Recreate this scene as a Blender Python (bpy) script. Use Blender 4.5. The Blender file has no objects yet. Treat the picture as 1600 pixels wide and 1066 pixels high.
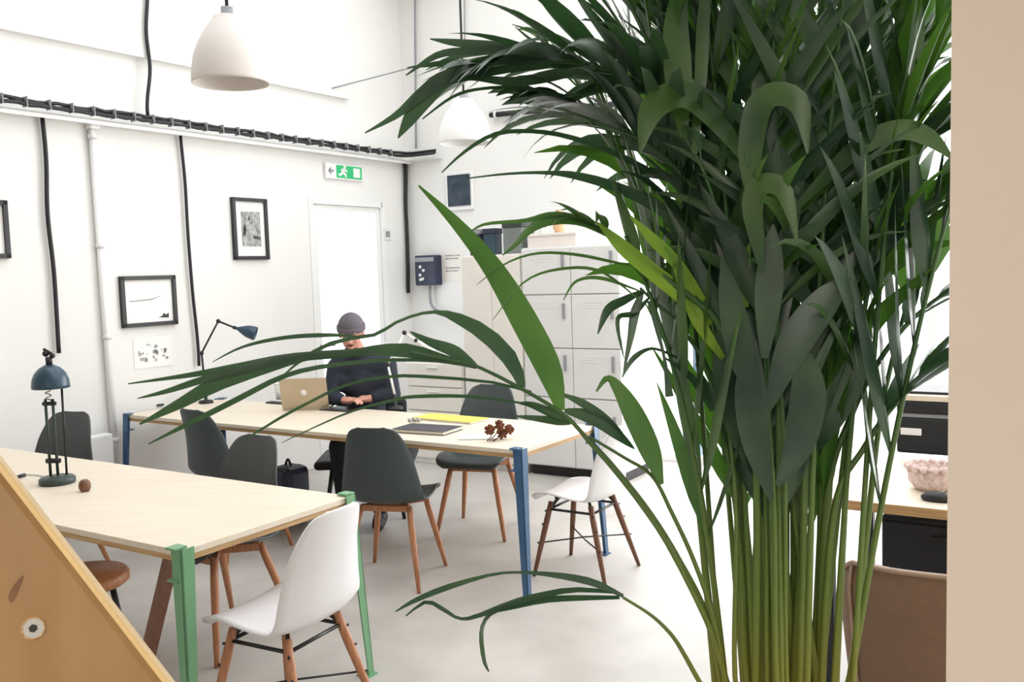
import bpy, bmesh, math, random
from mathutils import Vector, Matrix, Quaternion
random.seed(7)
C = bpy.context.scene.collection
V = Vector
PI = math.pi

# ------------------------------------------------------------------ camera
F = 1440.0
PITCH, ROLL, H = math.radians(4.3), math.radians(1.88), 1.60
CAM = V((0, 0, H))
fwd = V((0, math.cos(PITCH), -math.sin(PITCH)))
up0 = V((0, math.sin(PITCH), math.cos(PITCH)))
rt = V((1, 0, 0)) * math.cos(ROLL) - up0 * math.sin(ROLL)
upv = V((1, 0, 0)) * math.sin(ROLL) + up0 * math.cos(ROLL)
cd = bpy.data.cameras.new('camera')
cam = bpy.data.objects.new('camera', cd)
C.objects.link(cam)
m = Matrix((rt, upv, -fwd)).transposed().to_4x4()
m.translation = CAM
cam.matrix_world = m
cd.sensor_width = 36.0
cd.lens = F / 1600 * 36
cd.clip_start = 0.02
bpy.context.scene.camera = cam

# sight lines used to survey the room from the photograph
def ray(px, py):
    return fwd + rt * ((px - 800) / F) - upv * ((py - 533) / F)
def atz(px, py, z):
    d = ray(px, py); return CAM + d * ((z - H) / d.z)
def aty(px, py, y):
    d = ray(px, py); return CAM + d * (y / d.y)
def atplane(px, py, p, n):
    d = ray(px, py); return CAM + d * ((p - CAM).dot(n) / d.dot(n))

# ------------------------------------------------------------------ mesh helper
class MB:
    def __init__(s): s.v = []; s.f = []; s.sm = []
    def add(s, vs, fs, smooth=False):
        b = len(s.v); s.v += [V(x) for x in vs]
        for f in fs: s.f.append([b + i for i in f]); s.sm.append(smooth)
    def box(s, c, size, M=None, bev=0.0):
        c = V(c); hx, hy, hz = [k / 2 for k in size]
        if bev > 0:
            b = min(bev, hx * .9, hy * .9, hz * .9)
            bm = bmesh.new(); bmesh.ops.create_cube(bm, size=1)
            for v in bm.verts: v.co = V((v.co.x * 2 * hx, v.co.y * 2 * hy, v.co.z * 2 * hz))
            bmesh.ops.bevel(bm, geom=bm.edges[:], offset=b, segments=2, affect='EDGES', profile=.5)
            bm.verts.index_update()
            vs = [v.co.copy() for v in bm.verts]; fs = [[v.index for v in f.verts] for f in bm.faces]; bm.free()
        else:
            vs = [V((x * hx, y * hy, z * hz)) for x in (-1, 1) for y in (-1, 1) for z in (-1, 1)]
            fs = [(0, 1, 3, 2), (4, 6, 7, 5), (0, 4, 5, 1), (2, 3, 7, 6), (0, 2, 6, 4), (1, 5, 7, 3)]
        if M is not None: vs = [M @ v for v in vs]
        s.add([v + c for v in vs], fs); return s
    def bar(s, p0, p1, w, h, ref=(0, 0, 1), bev=0.0, w1=None, h1=None):
        p0, p1 = V(p0), V(p1); d = (p1 - p0); L = d.length; d = d / L; r = V(ref)
        if abs(d.dot(r)) > .98: r = V((1, 0, 0))
        x = d.cross(r).normalized(); z = x.cross(d)
        w1 = w if w1 is None else w1; h1 = h if h1 is None else h1
        if bev > 0 and w1 == w:
            M = Matrix((x, d, z)).transposed(); return s.box((p0 + p1) / 2, (w, L, h), M, bev)
        vs = []
        for p, a, b in ((p0, w, h), (p1, w1, h1)):
            for i, j in ((-1, -1), (1, -1), (1, 1), (-1, 1)): vs.append(p + x * (i * a / 2) + z * (j * b / 2))
        s.add(vs, [(3, 2, 1, 0), (4, 5, 6, 7), (0, 1, 5, 4), (1, 2, 6, 5), (2, 3, 7, 6), (3, 0, 4, 7)]); return s
    def tube(s, pts, r, n=8, cap=True):
        pts = [V(p) for p in pts]; k = len(pts)
        rs = r if isinstance(r, (list, tuple)) else [r] * k
        t0 = (pts[1] - pts[0]).normalized()
        x = t0.orthogonal().normalized(); vs = []
        for i in range(k):
            t = (pts[min(i + 1, k - 1)] - pts[max(i - 1, 0)])
            t = t.normalized() if t.length > 1e-9 else t0
            x = (x - t * x.dot(t)).normalized(); y = t.cross(x)
            for j in range(n):
                a = 2 * PI * j / n; vs.append(pts[i] + x * (rs[i] * math.cos(a)) + y * (rs[i] * math.sin(a)))
        fs = [(i * n + j, i * n + (j + 1) % n, (i + 1) * n + (j + 1) % n, (i + 1) * n + j) for i in range(k - 1) for j in range(n)]
        s.add(vs, fs, True)
        if cap:
            b = len(s.v) - k * n
            s.f.append([b + j for j in range(n)][::-1]); s.sm.append(False)
            s.f.append([b + (k - 1) * n + j for j in range(n)]); s.sm.append(False)
        return s
    def cyl(s, p0, p1, r0, r1=None, n=16): return s.tube([p0, p1], [r0, r0 if r1 is None else r1], n)
    def lathe(s, prof, c=(0, 0, 0), n=32, M=None, close=False):
        c = V(c); k = len(prof); vs = []
        for r, z in prof:
            for j in range(n):
                a = 2 * PI * j / n; p = V((r * math.cos(a), r * math.sin(a), z)); vs.append((M @ p if M is not None else p) + c)
        fs = [(i * n + j, i * n + (j + 1) % n, (i + 1) * n + (j + 1) % n, (i + 1) * n + j) for i in range(k - 1 + (1 if close else 0)) for j in range(n)]
        fs = [[q % (k * n) for q in f] for f in fs]
        s.add(vs, fs, True); return s
    def ball(s, c, r, n=14, M=None):
        if not isinstance(r, (tuple, list)): r = (r, r, r)
        c = V(c); vs = [V((0, 0, -1))]; fs = []; m_ = n // 2
        for i in range(1, m_):
            ph = -PI / 2 + PI * i / m_
            for j in range(n):
                a = 2 * PI * j / n; vs.append(V((math.cos(ph) * math.cos(a), math.cos(ph) * math.sin(a), math.sin(ph))))
        vs.append(V((0, 0, 1)))
        for j in range(n): fs.append((0, 1 + (j + 1) % n, 1 + j))
        for i in range(m_ - 2):
            for j in range(n): fs.append((1 + i * n + j, 1 + i * n + (j + 1) % n, 1 + (i + 1) * n + (j + 1) % n, 1 + (i + 1) * n + j))
        l = len(vs) - 1
        for j in range(n): fs.append((l, 1 + (m_ - 2) * n + j, 1 + (m_ - 2) * n + (j + 1) % n))
        vs = [V((v.x * r[0], v.y * r[1], v.z * r[2])) for v in vs]
        if M is not None: vs = [M @ v for v in vs]
        s.add([v + c for v in vs], fs, True); return s
    def prism(s, poly, h, M):
        """poly: 2-D outline in the local xy plane, extruded h along z, placed by 4x4 M"""
        n = len(poly)
        vs = [M @ V((x, y, 0)) for x, y in poly] + [M @ V((x, y, h)) for x, y in poly]
        s.add(vs, [list(range(n))[::-1], list(range(n, 2 * n))] + [(i, (i + 1) % n, n + (i + 1) % n, n + i) for i in range(n)]); return s
    def grid(s, rows, smooth=True):
        a, b = len(rows), len(rows[0])
        s.add([p for r in rows for p in r], [(i * b + j, i * b + j + 1, (i + 1) * b + j + 1, (i + 1) * b + j) for i in range(a - 1) for j in range(b - 1)], smooth); return s
    def chain(s, pr, n=12):
        for (p, r) in pr: s.ball(p, r, n)
        for (p, r), (q, t) in zip(pr, pr[1:]): s.tube([p, q], [r * .995, t * .995], n)
        return s
    def build(s, name, mat, parent=None, world=True):
        vs = s.v
        if parent is not None:
            if world:
                Mi = MAT[parent.name].inverted(); vs = [Mi @ v for v in vs]
            off = V((0, 0, 0))
        else:
            xs = [v.x for v in vs]; ys = [v.y for v in vs]; zs = [v.z for v in vs]
            off = V(((min(xs) + max(xs)) / 2, (min(ys) + max(ys)) / 2, min(zs)))
            vs = [v - off for v in vs]
        me = bpy.data.meshes.new(name)
        me.from_pydata([tuple(v) for v in vs], [], s.f); me.update()
        me.polygons.foreach_set('use_smooth', s.sm)
        me.materials.append(mat)
        o = bpy.data.objects.new(name, me); C.objects.link(o)
        if parent is not None: o.parent = parent; MAT[o.name] = MAT[parent.name]
        else: o.location = off; MAT[o.name] = Matrix.Translation(off)
        return o

MAT = {}
def thing(name, label, cat, loc=(0, 0, 0), heading=0.0, group=None):
    o = bpy.data.objects.new(name, None); C.objects.link(o); o.empty_display_size = .1
    o.location = loc; o.rotation_euler = (0, 0, heading)
    MAT[o.name] = Matrix.Translation(V(loc)) @ Matrix.Rotation(heading, 4, 'Z')
    o['label'] = label; o['category'] = cat
    if group: o['group'] = group
    return o
def tag(o, label, cat, group=None, kind=None):
    o['label'] = label; o['category'] = cat
    if group: o['group'] = group
    if kind: o['kind'] = kind
    return o
def struct(o, label, cat):
    o['kind'] = 'structure'; o['label'] = label; o['category'] = cat; return o
def mod_solid(o, t, off=-1.0):
    a = o.modifiers.new('thickness', 'SOLIDIFY'); a.thickness = t; a.offset = off; return o
def mod_sub(o, l=1):
    a = o.modifiers.new('subdivision', 'SUBSURF'); a.levels = l; a.render_levels = l; return o
def catmull(pts, n):
    pts = [V(p) for p in pts]; k = len(pts); out = []
    for i in range(n):
        t = i / (n - 1) * (k - 1); j = min(int(t), k - 2); u = t - j
        p0 = pts[max(j - 1, 0)]; p1 = pts[j]; p2 = pts[j + 1]; p3 = pts[min(j + 2, k - 1)]
        out.append(.5 * ((2 * p1) + (p2 - p0) * u + (2 * p0 - 5 * p1 + 4 * p2 - p3) * u * u + (3 * p1 - p0 - 3 * p2 + p3) * u ** 3))
    return out
def lerp(a, b, t): return a + (b - a) * t

# ------------------------------------------------------------------ materials
def srgb(c):
    return tuple(((x / 255) / 12.92 if x / 255 <= .04045 else ((x / 255 + .055) / 1.055) ** 2.4) for x in c) + (1,)
def base_mat(name, rgb, rough=.5, var=.06, scale=8.0, metal=0.0, bump=0.0, stretch=None, spec=.5, rgb2=None, detail=4):
    m = bpy.data.materials.new(name); m.use_nodes = True
    nt = m.node_tree; b = nt.nodes['Principled BSDF']
    b.inputs['Roughness'].default_value = rough; b.inputs['Metallic'].default_value = metal
    b.inputs['Specular IOR Level'].default_value = spec
    tc = nt.nodes.new('ShaderNodeTexCoord'); mp = nt.nodes.new('ShaderNodeMapping')
    nt.links.new(tc.outputs['Object'], mp.inputs['Vector'])
    if stretch: mp.inputs['Scale'].default_value = stretch
    no = nt.nodes.new('ShaderNodeTexNoise'); no.inputs['Scale'].default_value = scale; no.inputs['Detail'].default_value = detail
    nt.links.new(mp.outputs['Vector'], no.inputs['Vector'])
    cr = nt.nodes.new('ShaderNodeValToRGB')
    c = srgb(rgb); c2 = srgb(rgb2) if rgb2 else tuple(max(0, x * (1 - var * 2)) for x in c[:3]) + (1,)
    cr.color_ramp.elements[0].position = .3; cr.color_ramp.elements[0].color = c2
    cr.color_ramp.elements[1].position = .7; cr.color_ramp.elements[1].color = c
    nt.links.new(no.outputs['Fac'], cr.inputs['Fac']); nt.links.new(cr.outputs['Color'], b.inputs['Base Color'])
    if bump:
        bp = nt.nodes.new('ShaderNodeBump'); bp.inputs['Strength'].default_value = bump; bp.inputs['Distance'].default_value = .01
        nt.links.new(no.outputs['Fac'], bp.inputs['Height']); nt.links.new(bp.outputs['Normal'], b.inputs['Normal'])
    return m
def glass_mat(name, tint=(1, 1, 1), gl=.06):
    m = bpy.data.materials.new(name); m.use_nodes = True; nt = m.node_tree; nt.nodes.clear()
    o = nt.nodes.new('ShaderNodeOutputMaterial'); t = nt.nodes.new('ShaderNodeBsdfTransparent'); g = nt.nodes.new('ShaderNodeBsdfGlossy'); mx = nt.nodes.new('ShaderNodeMixShader')
    t.inputs['Color'].default_value = (*tint, 1); g.inputs['Roughness'].default_value = .02; mx.inputs['Fac'].default_value = gl
    nt.links.new(t.outputs[0], mx.inputs[1]); nt.links.new(g.outputs[0], mx.inputs[2]); nt.links.new(mx.outputs[0], o.inputs[0]); return m
def leaf_mat(name, c1, c2, trans, tr=.35, rough=.38):
    m = bpy.data.materials.new(name); m.use_nodes = True; nt = m.node_tree
    b = nt.nodes['Principled BSDF']; o = nt.nodes['Material Output']
    ge = nt.nodes.new('ShaderNodeTexCoord'); no = nt.nodes.new('ShaderNodeTexNoise'); no.inputs['Scale'].default_value = 9
    nt.links.new(ge.outputs['Object'], no.inputs['Vector'])
    cr = nt.nodes.new('ShaderNodeValToRGB'); cr.color_ramp.elements[0].color = srgb(c1); cr.color_ramp.elements[1].color = srgb(c2)
    cr.color_ramp.elements[0].position = .35; cr.color_ramp.elements[1].position = .68
    nt.links.new(no.outputs['Fac'], cr.inputs['Fac']); nt.links.new(cr.outputs[0], b.inputs['Base Color'])
    b.inputs['Roughness'].default_value = rough
    t = nt.nodes.new('ShaderNodeBsdfTranslucent'); t.inputs['Color'].default_value = srgb(trans)
    mx = nt.nodes.new('ShaderNodeMixShader'); mx.inputs['Fac'].default_value = tr
    nt.links.new(b.outputs[0], mx.inputs[1]); nt.links.new(t.outputs[0], mx.inputs[2]); nt.links.new(mx.outputs[0], o.inputs['Surface'])
    return m
def stem_mat():
    m = base_mat('palm_stem', (96, 122, 44), .45, .2, 14)
    nt = m.node_tree; b = nt.nodes['Principled BSDF']
    g = nt.nodes.new('ShaderNodeNewGeometry'); sp = nt.nodes.new('ShaderNodeSeparateXYZ'); cr = nt.nodes.new('ShaderNodeValToRGB'); mr = nt.nodes.new('ShaderNodeMapRange')
    mr.inputs['From Min'].default_value = .6; mr.inputs['From Max'].default_value = 1.4
    nt.links.new(g.outputs['Position'], sp.inputs[0]); nt.links.new(sp.outputs['Z'], mr.inputs[0]); nt.links.new(mr.outputs[0], cr.inputs[0])
    e = cr.color_ramp.elements
    e[0].color = srgb((152, 138, 46)); e[1].color = srgb((58, 96, 52)); x = e.new(.45); x.color = srgb((104, 126, 54))
    nt.links.new(cr.outputs[0], b.inputs['Base Color']); return m

M_ = {}
M_['wall'] = base_mat('white_plaster', (236, 235, 232), .85, .012, 3, bump=.03)
M_['floor'] = base_mat('grey_concrete', (192, 187, 181), .5, .05, 2.6, rgb2=(168, 163, 156), detail=10)
M_['ceil'] = base_mat('white_ceiling', (238, 237, 234), .9, .01)
M_['beige'] = base_mat('beige_paint', (232, 219, 206), .8, .015, 5)
M_['black'] = base_mat('black_rubber', (26, 27, 30), .5, .1)
M_['blackm'] = base_mat('black_metal', (24, 24, 26), .4, .1, metal=.0)
M_['white'] = base_mat('white_paint', (240, 240, 238), .4, .01)
M_['whitep'] = base_mat('white_plastic', (238, 236, 238), .35, .01)
M_['grey'] = base_mat('grey_metal', (150, 152, 156), .4, .05)
M_['greyl'] = base_mat('pale_grey_enamel', (230, 229, 228), .45, .02)
M_['cream'] = base_mat('cream_panel', (238, 233, 225), .6, .02)
M_['dark'] = base_mat('charcoal_plastic', (66, 75, 77), .5, .04, 20)
M_['darkw'] = base_mat('warm_charcoal_plastic', (74, 76, 78), .5, .04, 20)
M_['seatblack'] = base_mat('black_seat', (22, 24, 30), .6, .1, 20)
M_['ply'] = base_mat('pale_plywood', (228, 217, 200), .45, .05, 3, stretch=(1, 14, 14), rgb2=(221, 207, 185))
M_['plyedge'] = base_mat('plywood_edge', (206, 172, 122), .6, .1, 5, stretch=(1, 1, 60), rgb2=(168, 128, 84))
M_['pine'] = base_mat('varnished_pine', (162, 126, 80), .45, .08, 2.0, stretch=(12, 12, 1.2), rgb2=(146, 110, 66))
M_['pineedge'] = base_mat('pine_edge', (238, 206, 150), .45, .05, 2.0, stretch=(12, 12, 1))
M_['knot'] = base_mat('pine_knot', (128, 84, 48), .5, .2, 40)
M_['beech'] = base_mat('beech_wood', (190, 134, 96), .45, .1, 6, stretch=(14, 14, 1), rgb2=(162, 106, 72))
M_['walnut'] = base_mat('brown_wood', (122, 82, 60), .5, .15, 6, stretch=(10, 10, 1))
M_['green'] = base_mat('sage_green_steel', (112, 162, 120), .4, .03)
M_['blue'] = base_mat('petrol_blue_steel', (58, 96, 134), .35, .05)
M_['lampblue'] = base_mat('dark_teal_enamel', (42, 70, 88), .3, .08)
M_['lampgreen'] = base_mat('dark_green_iron', (52, 66, 62), .4, .1)
M_['steel'] = base_mat('brushed_steel', (170, 168, 165), .3, .05, metal=.9)
M_['shade'] = base_mat('ivory_shade', (228, 220, 214), .6, .01)
M_['signgreen'] = base_mat('sign_green', (44, 190, 120), .4, .02)
M_['navy'] = base_mat('navy_box', (44, 50, 74), .45, .1)
M_['brown'] = base_mat('brown_upholstery', (128, 102, 82), .75, .06, 30, bump=.1)
M_['brownl'] = base_mat('brown_piping', (162, 138, 118), .7, .05, 30)
M_['terracotta'] = base_mat('planter_clay', (170, 120, 90), .8, .1)
M_['soil'] = base_mat('potting_soil', (60, 44, 32), .95, .3, 60, bump=.6)
M_['skin'] = base_mat('skin', (206, 150, 132), .55, .04, 20)
M_['shirt'] = base_mat('navy_shirt', (40, 46, 60), .85, .15, 50, bump=.1)
M_['jeans'] = base_mat('dark_trousers', (34, 36, 44), .9, .15, 50)
M_['beanie'] = base_mat('grey_knit', (104, 98, 106), .9, .12, 90, bump=.3)
M_['hair'] = base_mat('brown_hair', (92, 62, 48), .8, .2, 60)
M_['shoe'] = base_mat('dark_shoe', (38, 36, 44), .6, .1)
M_['gold'] = base_mat('pale_gold_aluminium', (196, 180, 156), .35, .04, metal=.5)
M_['paper'] = base_mat('white_paper', (242, 241, 238), .8, .01)
M_['yellow'] = base_mat('yellow_cover', (232, 220, 96), .6, .03)
M_['pages'] = base_mat('page_block', (236, 230, 212), .8, .05)
M_['darkfold'] = base_mat('dark_folder', (58, 56, 66), .55, .08)
M_['cone'] = base_mat('dried_flower_brown', (128, 72, 44), .8, .25, 70)
M_['peach'] = base_mat('peach_glaze', (232, 190, 150), .5, .08)
M_['sage'] = base_mat('grey_green_card', (128, 136, 132), .7, .08)
M_['rad'] = base_mat('radiator_white', (230, 230, 229), .5, .01)
M_['ink'] = base_mat('grey_ink', (120, 122, 122), .8, .2, 30, rgb2=(196, 196, 194))
M_['inkd'] = base_mat('dark_ink', (70, 72, 76), .8, .2, 40)
M_['glass'] = glass_mat('clear_glass')
M_['frost'] = glass_mat('frosted_glass', (.97, .98, 1.0), .1)
M_['leaf'] = leaf_mat('palm_leaf', (46, 78, 46), (74, 106, 56), (100, 156, 48), .24, .34)
M_['leafd'] = leaf_mat('palm_leaf_deep', (40, 66, 52), (64, 90, 64), (72, 118, 60), .18, .34)
M_['leafl'] = leaf_mat('palm_leaf_young', (104, 150, 50), (150, 184, 70), (170, 214, 60), .4)
M_['stem'] = stem_mat()
M_['screen'] = base_mat('dark_screen', (36, 44, 56), .2, .2, 12, rgb2=(60, 74, 90))
M_['crochet'] = base_mat('pink_white_yarn', (240, 226, 222), .9, .2, 60, rgb2=(206, 172, 164), bump=.5)
M_['bluegrey'] = base_mat('blue_grey_frame', (110, 134, 158), .4, .05)
M_['pink'] = base_mat('pale_paper_pink', (236, 226, 220), .8, .02)

# ------------------------------------------------------------------ the room
TT = 0.735                                            # table top height
ANG = math.radians(-32.7)
U = V((math.cos(ANG), math.sin(ANG), 0))              # along the tables, to the right and nearer
W = V((-math.sin(ANG), math.cos(ANG), 0))             # across the tables, away from the camera
Ftl = atz(196, 648, TT)                               # left end of the far table
LP = Ftl - U * 0.13                                   # a point on the left wall
# corner of the two walls, seen above the distribution box
K = atplane(636, 330, LP, U); K.z = 0
def R(a, b, z=0): return K + U * a - W * b + V((0, 0, z))     # room frame: a along the far wall, b toward the camera
def RA(p): q = V(p) - K; return (q.dot(U), -q.dot(W))
def WL(px, py, off=0.0): return atplane(px, py, K + U * off, U)
def WB(px, py, off=0.0): return atplane(px, py, K - W * off, W)
MR = Matrix((U, W, V((0, 0, 1)))).transposed()        # box axes: x along U, y along W
def rbox(mb, a0, a1, b0, b1, z0, z1, bev=0):
    mb.box(R((a0 + a1) / 2, (b0 + b1) / 2, (z0 + z1) / 2), (a1 - a0, b1 - b0, z1 - z0), MR, bev); return mb

ROOF = 4.5
AW, BW = 7.2, 10.5
struct(rbox(MB(), -.3, AW + .3, -.3, BW + .3, -.12, 0).build('floor', M_['floor']), 'grey screed concrete floor of the studio', 'floor')
# door opening in the left wall
dl, dr = RA(WL(488, 400))[1], RA(WL(601, 400))[1]     # b of the left / right edges
dtop = WL(545, 318)[2]
mb = MB()
rbox(mb, -.18, 0, dl, BW, 0, ROOF); rbox(mb, -.18, 0, -.18, dr, 0, ROOF); rbox(mb, -.18, 0, dr, dl, dtop, ROOF)
struct(mb.build('wall_left', M_['wall']), 'white plaster wall with framed pictures and hanging cables', 'wall')
# slightly proud upper panel whose lower edge shows as a faint line
zled = (WL(0, 57)[2] + WL(540, 150)[2]) / 2
b_end = RA(WL(540, 150))[1]
struct(rbox(MB(), 0, .05, b_end, BW, zled, ROOF - .01).build('trim_1', M_['wall']), 'white lining board on the upper left wall', 'trim')
gl0 = RA(WB(985, 600))[0]; gl1 = AW - .5; gtop = 3.5
mb = MB()
rbox(mb, -.18, gl0, -.18, 0, 0, ROOF); rbox(mb, gl1, AW + .18, -.18, 0, 0, ROOF); rbox(mb, gl0, gl1, -.18, 0, gtop, ROOF)
struct(mb.build('wall_back', M_['wall']), 'white far wall behind the lockers', 'wall')
struct(rbox(MB(), AW, AW + .18, 0, BW, 0, ROOF).build('wall_right', M_['wall']), 'white side wall on the right', 'wall')
struct(rbox(MB(), 0, AW, BW, BW + .18, 0, ROOF).build('wall_rear', M_['wall']), 'white wall behind the viewpoint', 'wall')
# unseen ceiling: openings added to let daylight in, slab added to shade the viewpoint
mb = MB()
rbox(mb, 0, .5, 0, BW, ROOF, ROOF + .15); rbox(mb, AW - .5, AW, 0, BW, ROOF, ROOF + .15)
for b0, b1 in ((0, .5), (2.6, 3.0), (5.2, BW)): rbox(mb, .5, AW - .5, b0, b1, ROOF, ROOF + .15)
mb.box((-2.0, -1.4, 2.78), (9.0, 5.1, .12))
struct(mb.build('ceiling', M_['ceil']), 'white ceiling with added daylight openings and a shading slab', 'ceiling')
# near partition end on the right
pe0 = aty(1478, 1066, 1.05); pe1 = aty(1487, 0, 1.05)
sl = (pe1.x - pe0.x) / (pe1.z - pe0.z)
mb = MB()
zt, zb = 2.72, 0.0
xt, xb = pe0.x + sl * (zt - pe0.z), pe0.x + sl * (zb - pe0.z)
kx = 1.17 / 1.05
fr = [(xb, 1.05, zb), (2.2, 1.05, zb), (2.2, 1.05, zt), (xt, 1.05, zt)]
bk = [(xb * kx + .012, 1.17, zb), (2.2, 1.17, zb), (2.2, 1.17, zt), (xt * kx + .012, 1.17, zt)]
mb.add(fr + bk, [(0, 1, 2, 3), (7, 6, 5, 4), (0, 4, 5, 1), (1, 5, 6, 2), (2, 6, 7, 3), (3, 7, 4, 0)])
struct(mb.build('wall_partition', M_['beige']), 'beige painted partition edge close on the right', 'wall')

# door
do = thing('door_1', 'white framed glazed door at the end of the left wall', 'door', R(-.09, (dl + dr) / 2)); do['kind'] = 'structure'
mb = MB()
rbox(mb, -.12, .008, dl - .03, dl + .02, 0, dtop + .02); rbox(mb, -.12, .008, dr - .02, dr + .03, 0, dtop + .02); rbox(mb, -.12, .008, dr, dl, dtop - .02, dtop + .02)
mb.build('door_frame', M_['white'], do)
mb = MB()
for b0, b1, z0, z1 in ((dl - .09, dl - .031, .02, dtop - .021), (dr + .031, dr + .09, .02, dtop - .021), (dr + .09, dl - .09, dtop - .07, dtop - .021), (dr + .09, dl - .09, .02, .25)):
    rbox(mb, -.06, -.015, b0, b1, z0, z1, .004)
mb.build('door_leaf', M_['white'], do)
rbox(MB(), -.045, -.035, dr + .09, dl - .09, .25, dtop - .07).build('pane', M_['frost'], do)
hb = MB(); hb.cyl(R(-.02, dl - .06, 1.02), R(.04, dl - .06, 1.02), .01); hb.cyl(R(.04, dl - .06, 1.02), R(.04, dl - .18, 1.02), .009)
hb.build('door_handle', M_['steel'], do)

# glazed wall
wi = thing('window_1', 'tall glazed wall flooding the room with daylight', 'window', R((gl0 + gl1) / 2, -.09)); wi['kind'] = 'structure'
mb = MB()
for a in (gl0 + .03, gl1 - .03): rbox(mb, a - .03, a + .03, -.14, -.04, 0, gtop)
for z in (.03, gtop - .03): rbox(mb, gl0, gl1, -.14, -.04, z - .03, z + .03)
mb.build('window_frame', M_['white'], wi)
divs = [RA(WB(1066, 640))[0], RA(WB(1084, 640))[0], gl0 + 2.3, gl0 + 3.4]
for a in divs:
    if gl0 + .1 < a < gl1 - .1: rbox(MB(), a - .02, a + .02, -.13, -.05, .06, gtop - .06).build('mullion', M_['bluegrey' if a < gl0 + 1.5 else 'white'], wi)
rbox(MB(), gl0 + .06, gl1 - .06, -.095, -.085, .06, gtop - .06).build('pane', M_['glass'], wi)
# pale paving outside
struct(rbox(MB(), -2, 14, -12, -.3, -.14, -.02).build('floor_outside', base_mat('pale_paving', (225, 224, 220), .8, .02)), 'pale paving outside the glazed wall', 'ground')

# ------------------------------------------------------------------ wall fittings
def wavy(p0, p1, n, amp, seed, lift=None):
    rn = random.Random(seed); out = []
    ph = [rn.uniform(0, 6.28) for _ in range(3)]
    ax = W if lift is None else lift
    for i in range(n):
        t = i / (n - 1); p = V(p0).lerp(V(p1), t)
        k = math.sin(t * PI) ** .5 if 0 < t < 1 else 0
        out.append(p + ax * amp * k * (math.sin(t * 9 + ph[0]) + 0.35 * math.sin(t * 15 + ph[1])))
    return out
ztr = (WL(0, 172)[2] + WL(630, 238)[2]) / 2
ct = thing('cable_tray', 'black cable bundle on a white tray along the left wall', 'cable tray', R(.05, 4, ztr))
trb = RA(WL(690, 237))
bmax = RA(WL(0, 172))[1] + .5
mb = MB(); rbox(mb, .004, .09, .004, bmax, ztr - .05, ztr - .042); rbox(mb, .082, .09, .004, bmax, ztr - .075, ztr - .042)
ta = RA(WB(691, 237))[0]
rbox(mb, .09, ta, .004, .09, ztr - .05, ztr - .042); mb.build('tray', M_['white'], ct)
for k in range(3):
    rn = random.Random(k); pts = []
    oa, oz = ((.105, -.004), (.125, -.014), (.102, .016))[k]
    for i in range(64):
        b = bmax - .02 - (bmax - .22) * i / 63
        pts.append(R(oa + .005 * rn.uniform(-1, 1), b, ztr + oz + .006 * rn.uniform(-1, 1)))
    pts += [R(oa + .02, .15, ztr + oz), R(oa + .07, oa, ztr + oz), R(ta, oa, ztr + oz)]
    MB().tube(pts, .0115, 8).build('cable', M_['black'], ct)
tie = None
for i in range(26):
    b = .35 + (bmax - .5) * i / 26
    if tie is None:
        mt = MB(); rbox(mt, .088, .140, -.004, .004, ztr - .030, ztr + .032, .002); tie = mt.build('cable_tie', M_['grey'], ct); tie.location = -W * b
    else:
        o = tie.copy(); C.objects.link(o); o.location = -W * b

def cable(p0, p1, r, label, seed, amp=.008, name='hanging_cable', mat='black', extra=None):
    pts = wavy(p0, p1, 26, amp, seed)
    if extra: pts += [V(e) for e in extra]
    return tag(MB().tube(pts, r, 8).build(name, M_[mat], None), label, 'cable', None)
cable(WL(66, 183, .03), WL(92, 552, .03), .014, 'thick black cable hanging down the wall above the domed desk lamp', 1)
cable(WL(282, 212, .03), WL(311, 572, .03), .012, 'black cable hanging between the two framed pictures', 2)
cable(WL(231, -60, .07), WL(231, 181, .07), .013, 'black cable dropping from the ceiling onto the cable tray left of the nearer pendant', 3, .014)
cable(WL(633, 254, .03), WL(638, 458, .03), .018, 'black cable hanging in the room corner right of the glazed door', 4, .006)
cable(WB(648, -60, .03), WB(650, 232, .03), .010, 'thin grey conduit running up the room corner above the cable tray', 5, .0, 'wall_conduit', 'grey')
cable(WB(725, -60, .03), WB(726, 64, .03), .006, 'thin grey wire on the far wall above the small pendant', 6, .0, 'wall_wire', 'grey')
tag(MB().tube([WL(519, 138, .06), WB(650, 104, .03)], .006, 6).build('stretched_wire', M_['grey']), 'thin grey wire stretched across the upper room corner', 'wire')
wp = thing('white_pipe', 'white vertical pipe clipped to the left wall', 'pipe', WL(180, 712, .03))
p0, p1 = WL(143, 203, .03), WL(181, 712, .03)
MB().tube([p0, V((p1.x, p1.y, .05))], .022, 12).build('pipe', M_['white'], wp)
for t in (.02, .35, .63, .95):
    p = p0.lerp(p1, t); MB().cyl(p - V((0, 0, .015)), p + V((0, 0, .015)), .028, n=12).build('pipe_clip', M_['greyl'], wp)
tag(MB().box(WL(145, 203, .03) + V((0, 0, .027)), (.06, .07, .05), MR, .01).build('junction_elbow', M_['white']), 'small white elbow fitting at the top of the white pipe', 'pipe fitting')

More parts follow.
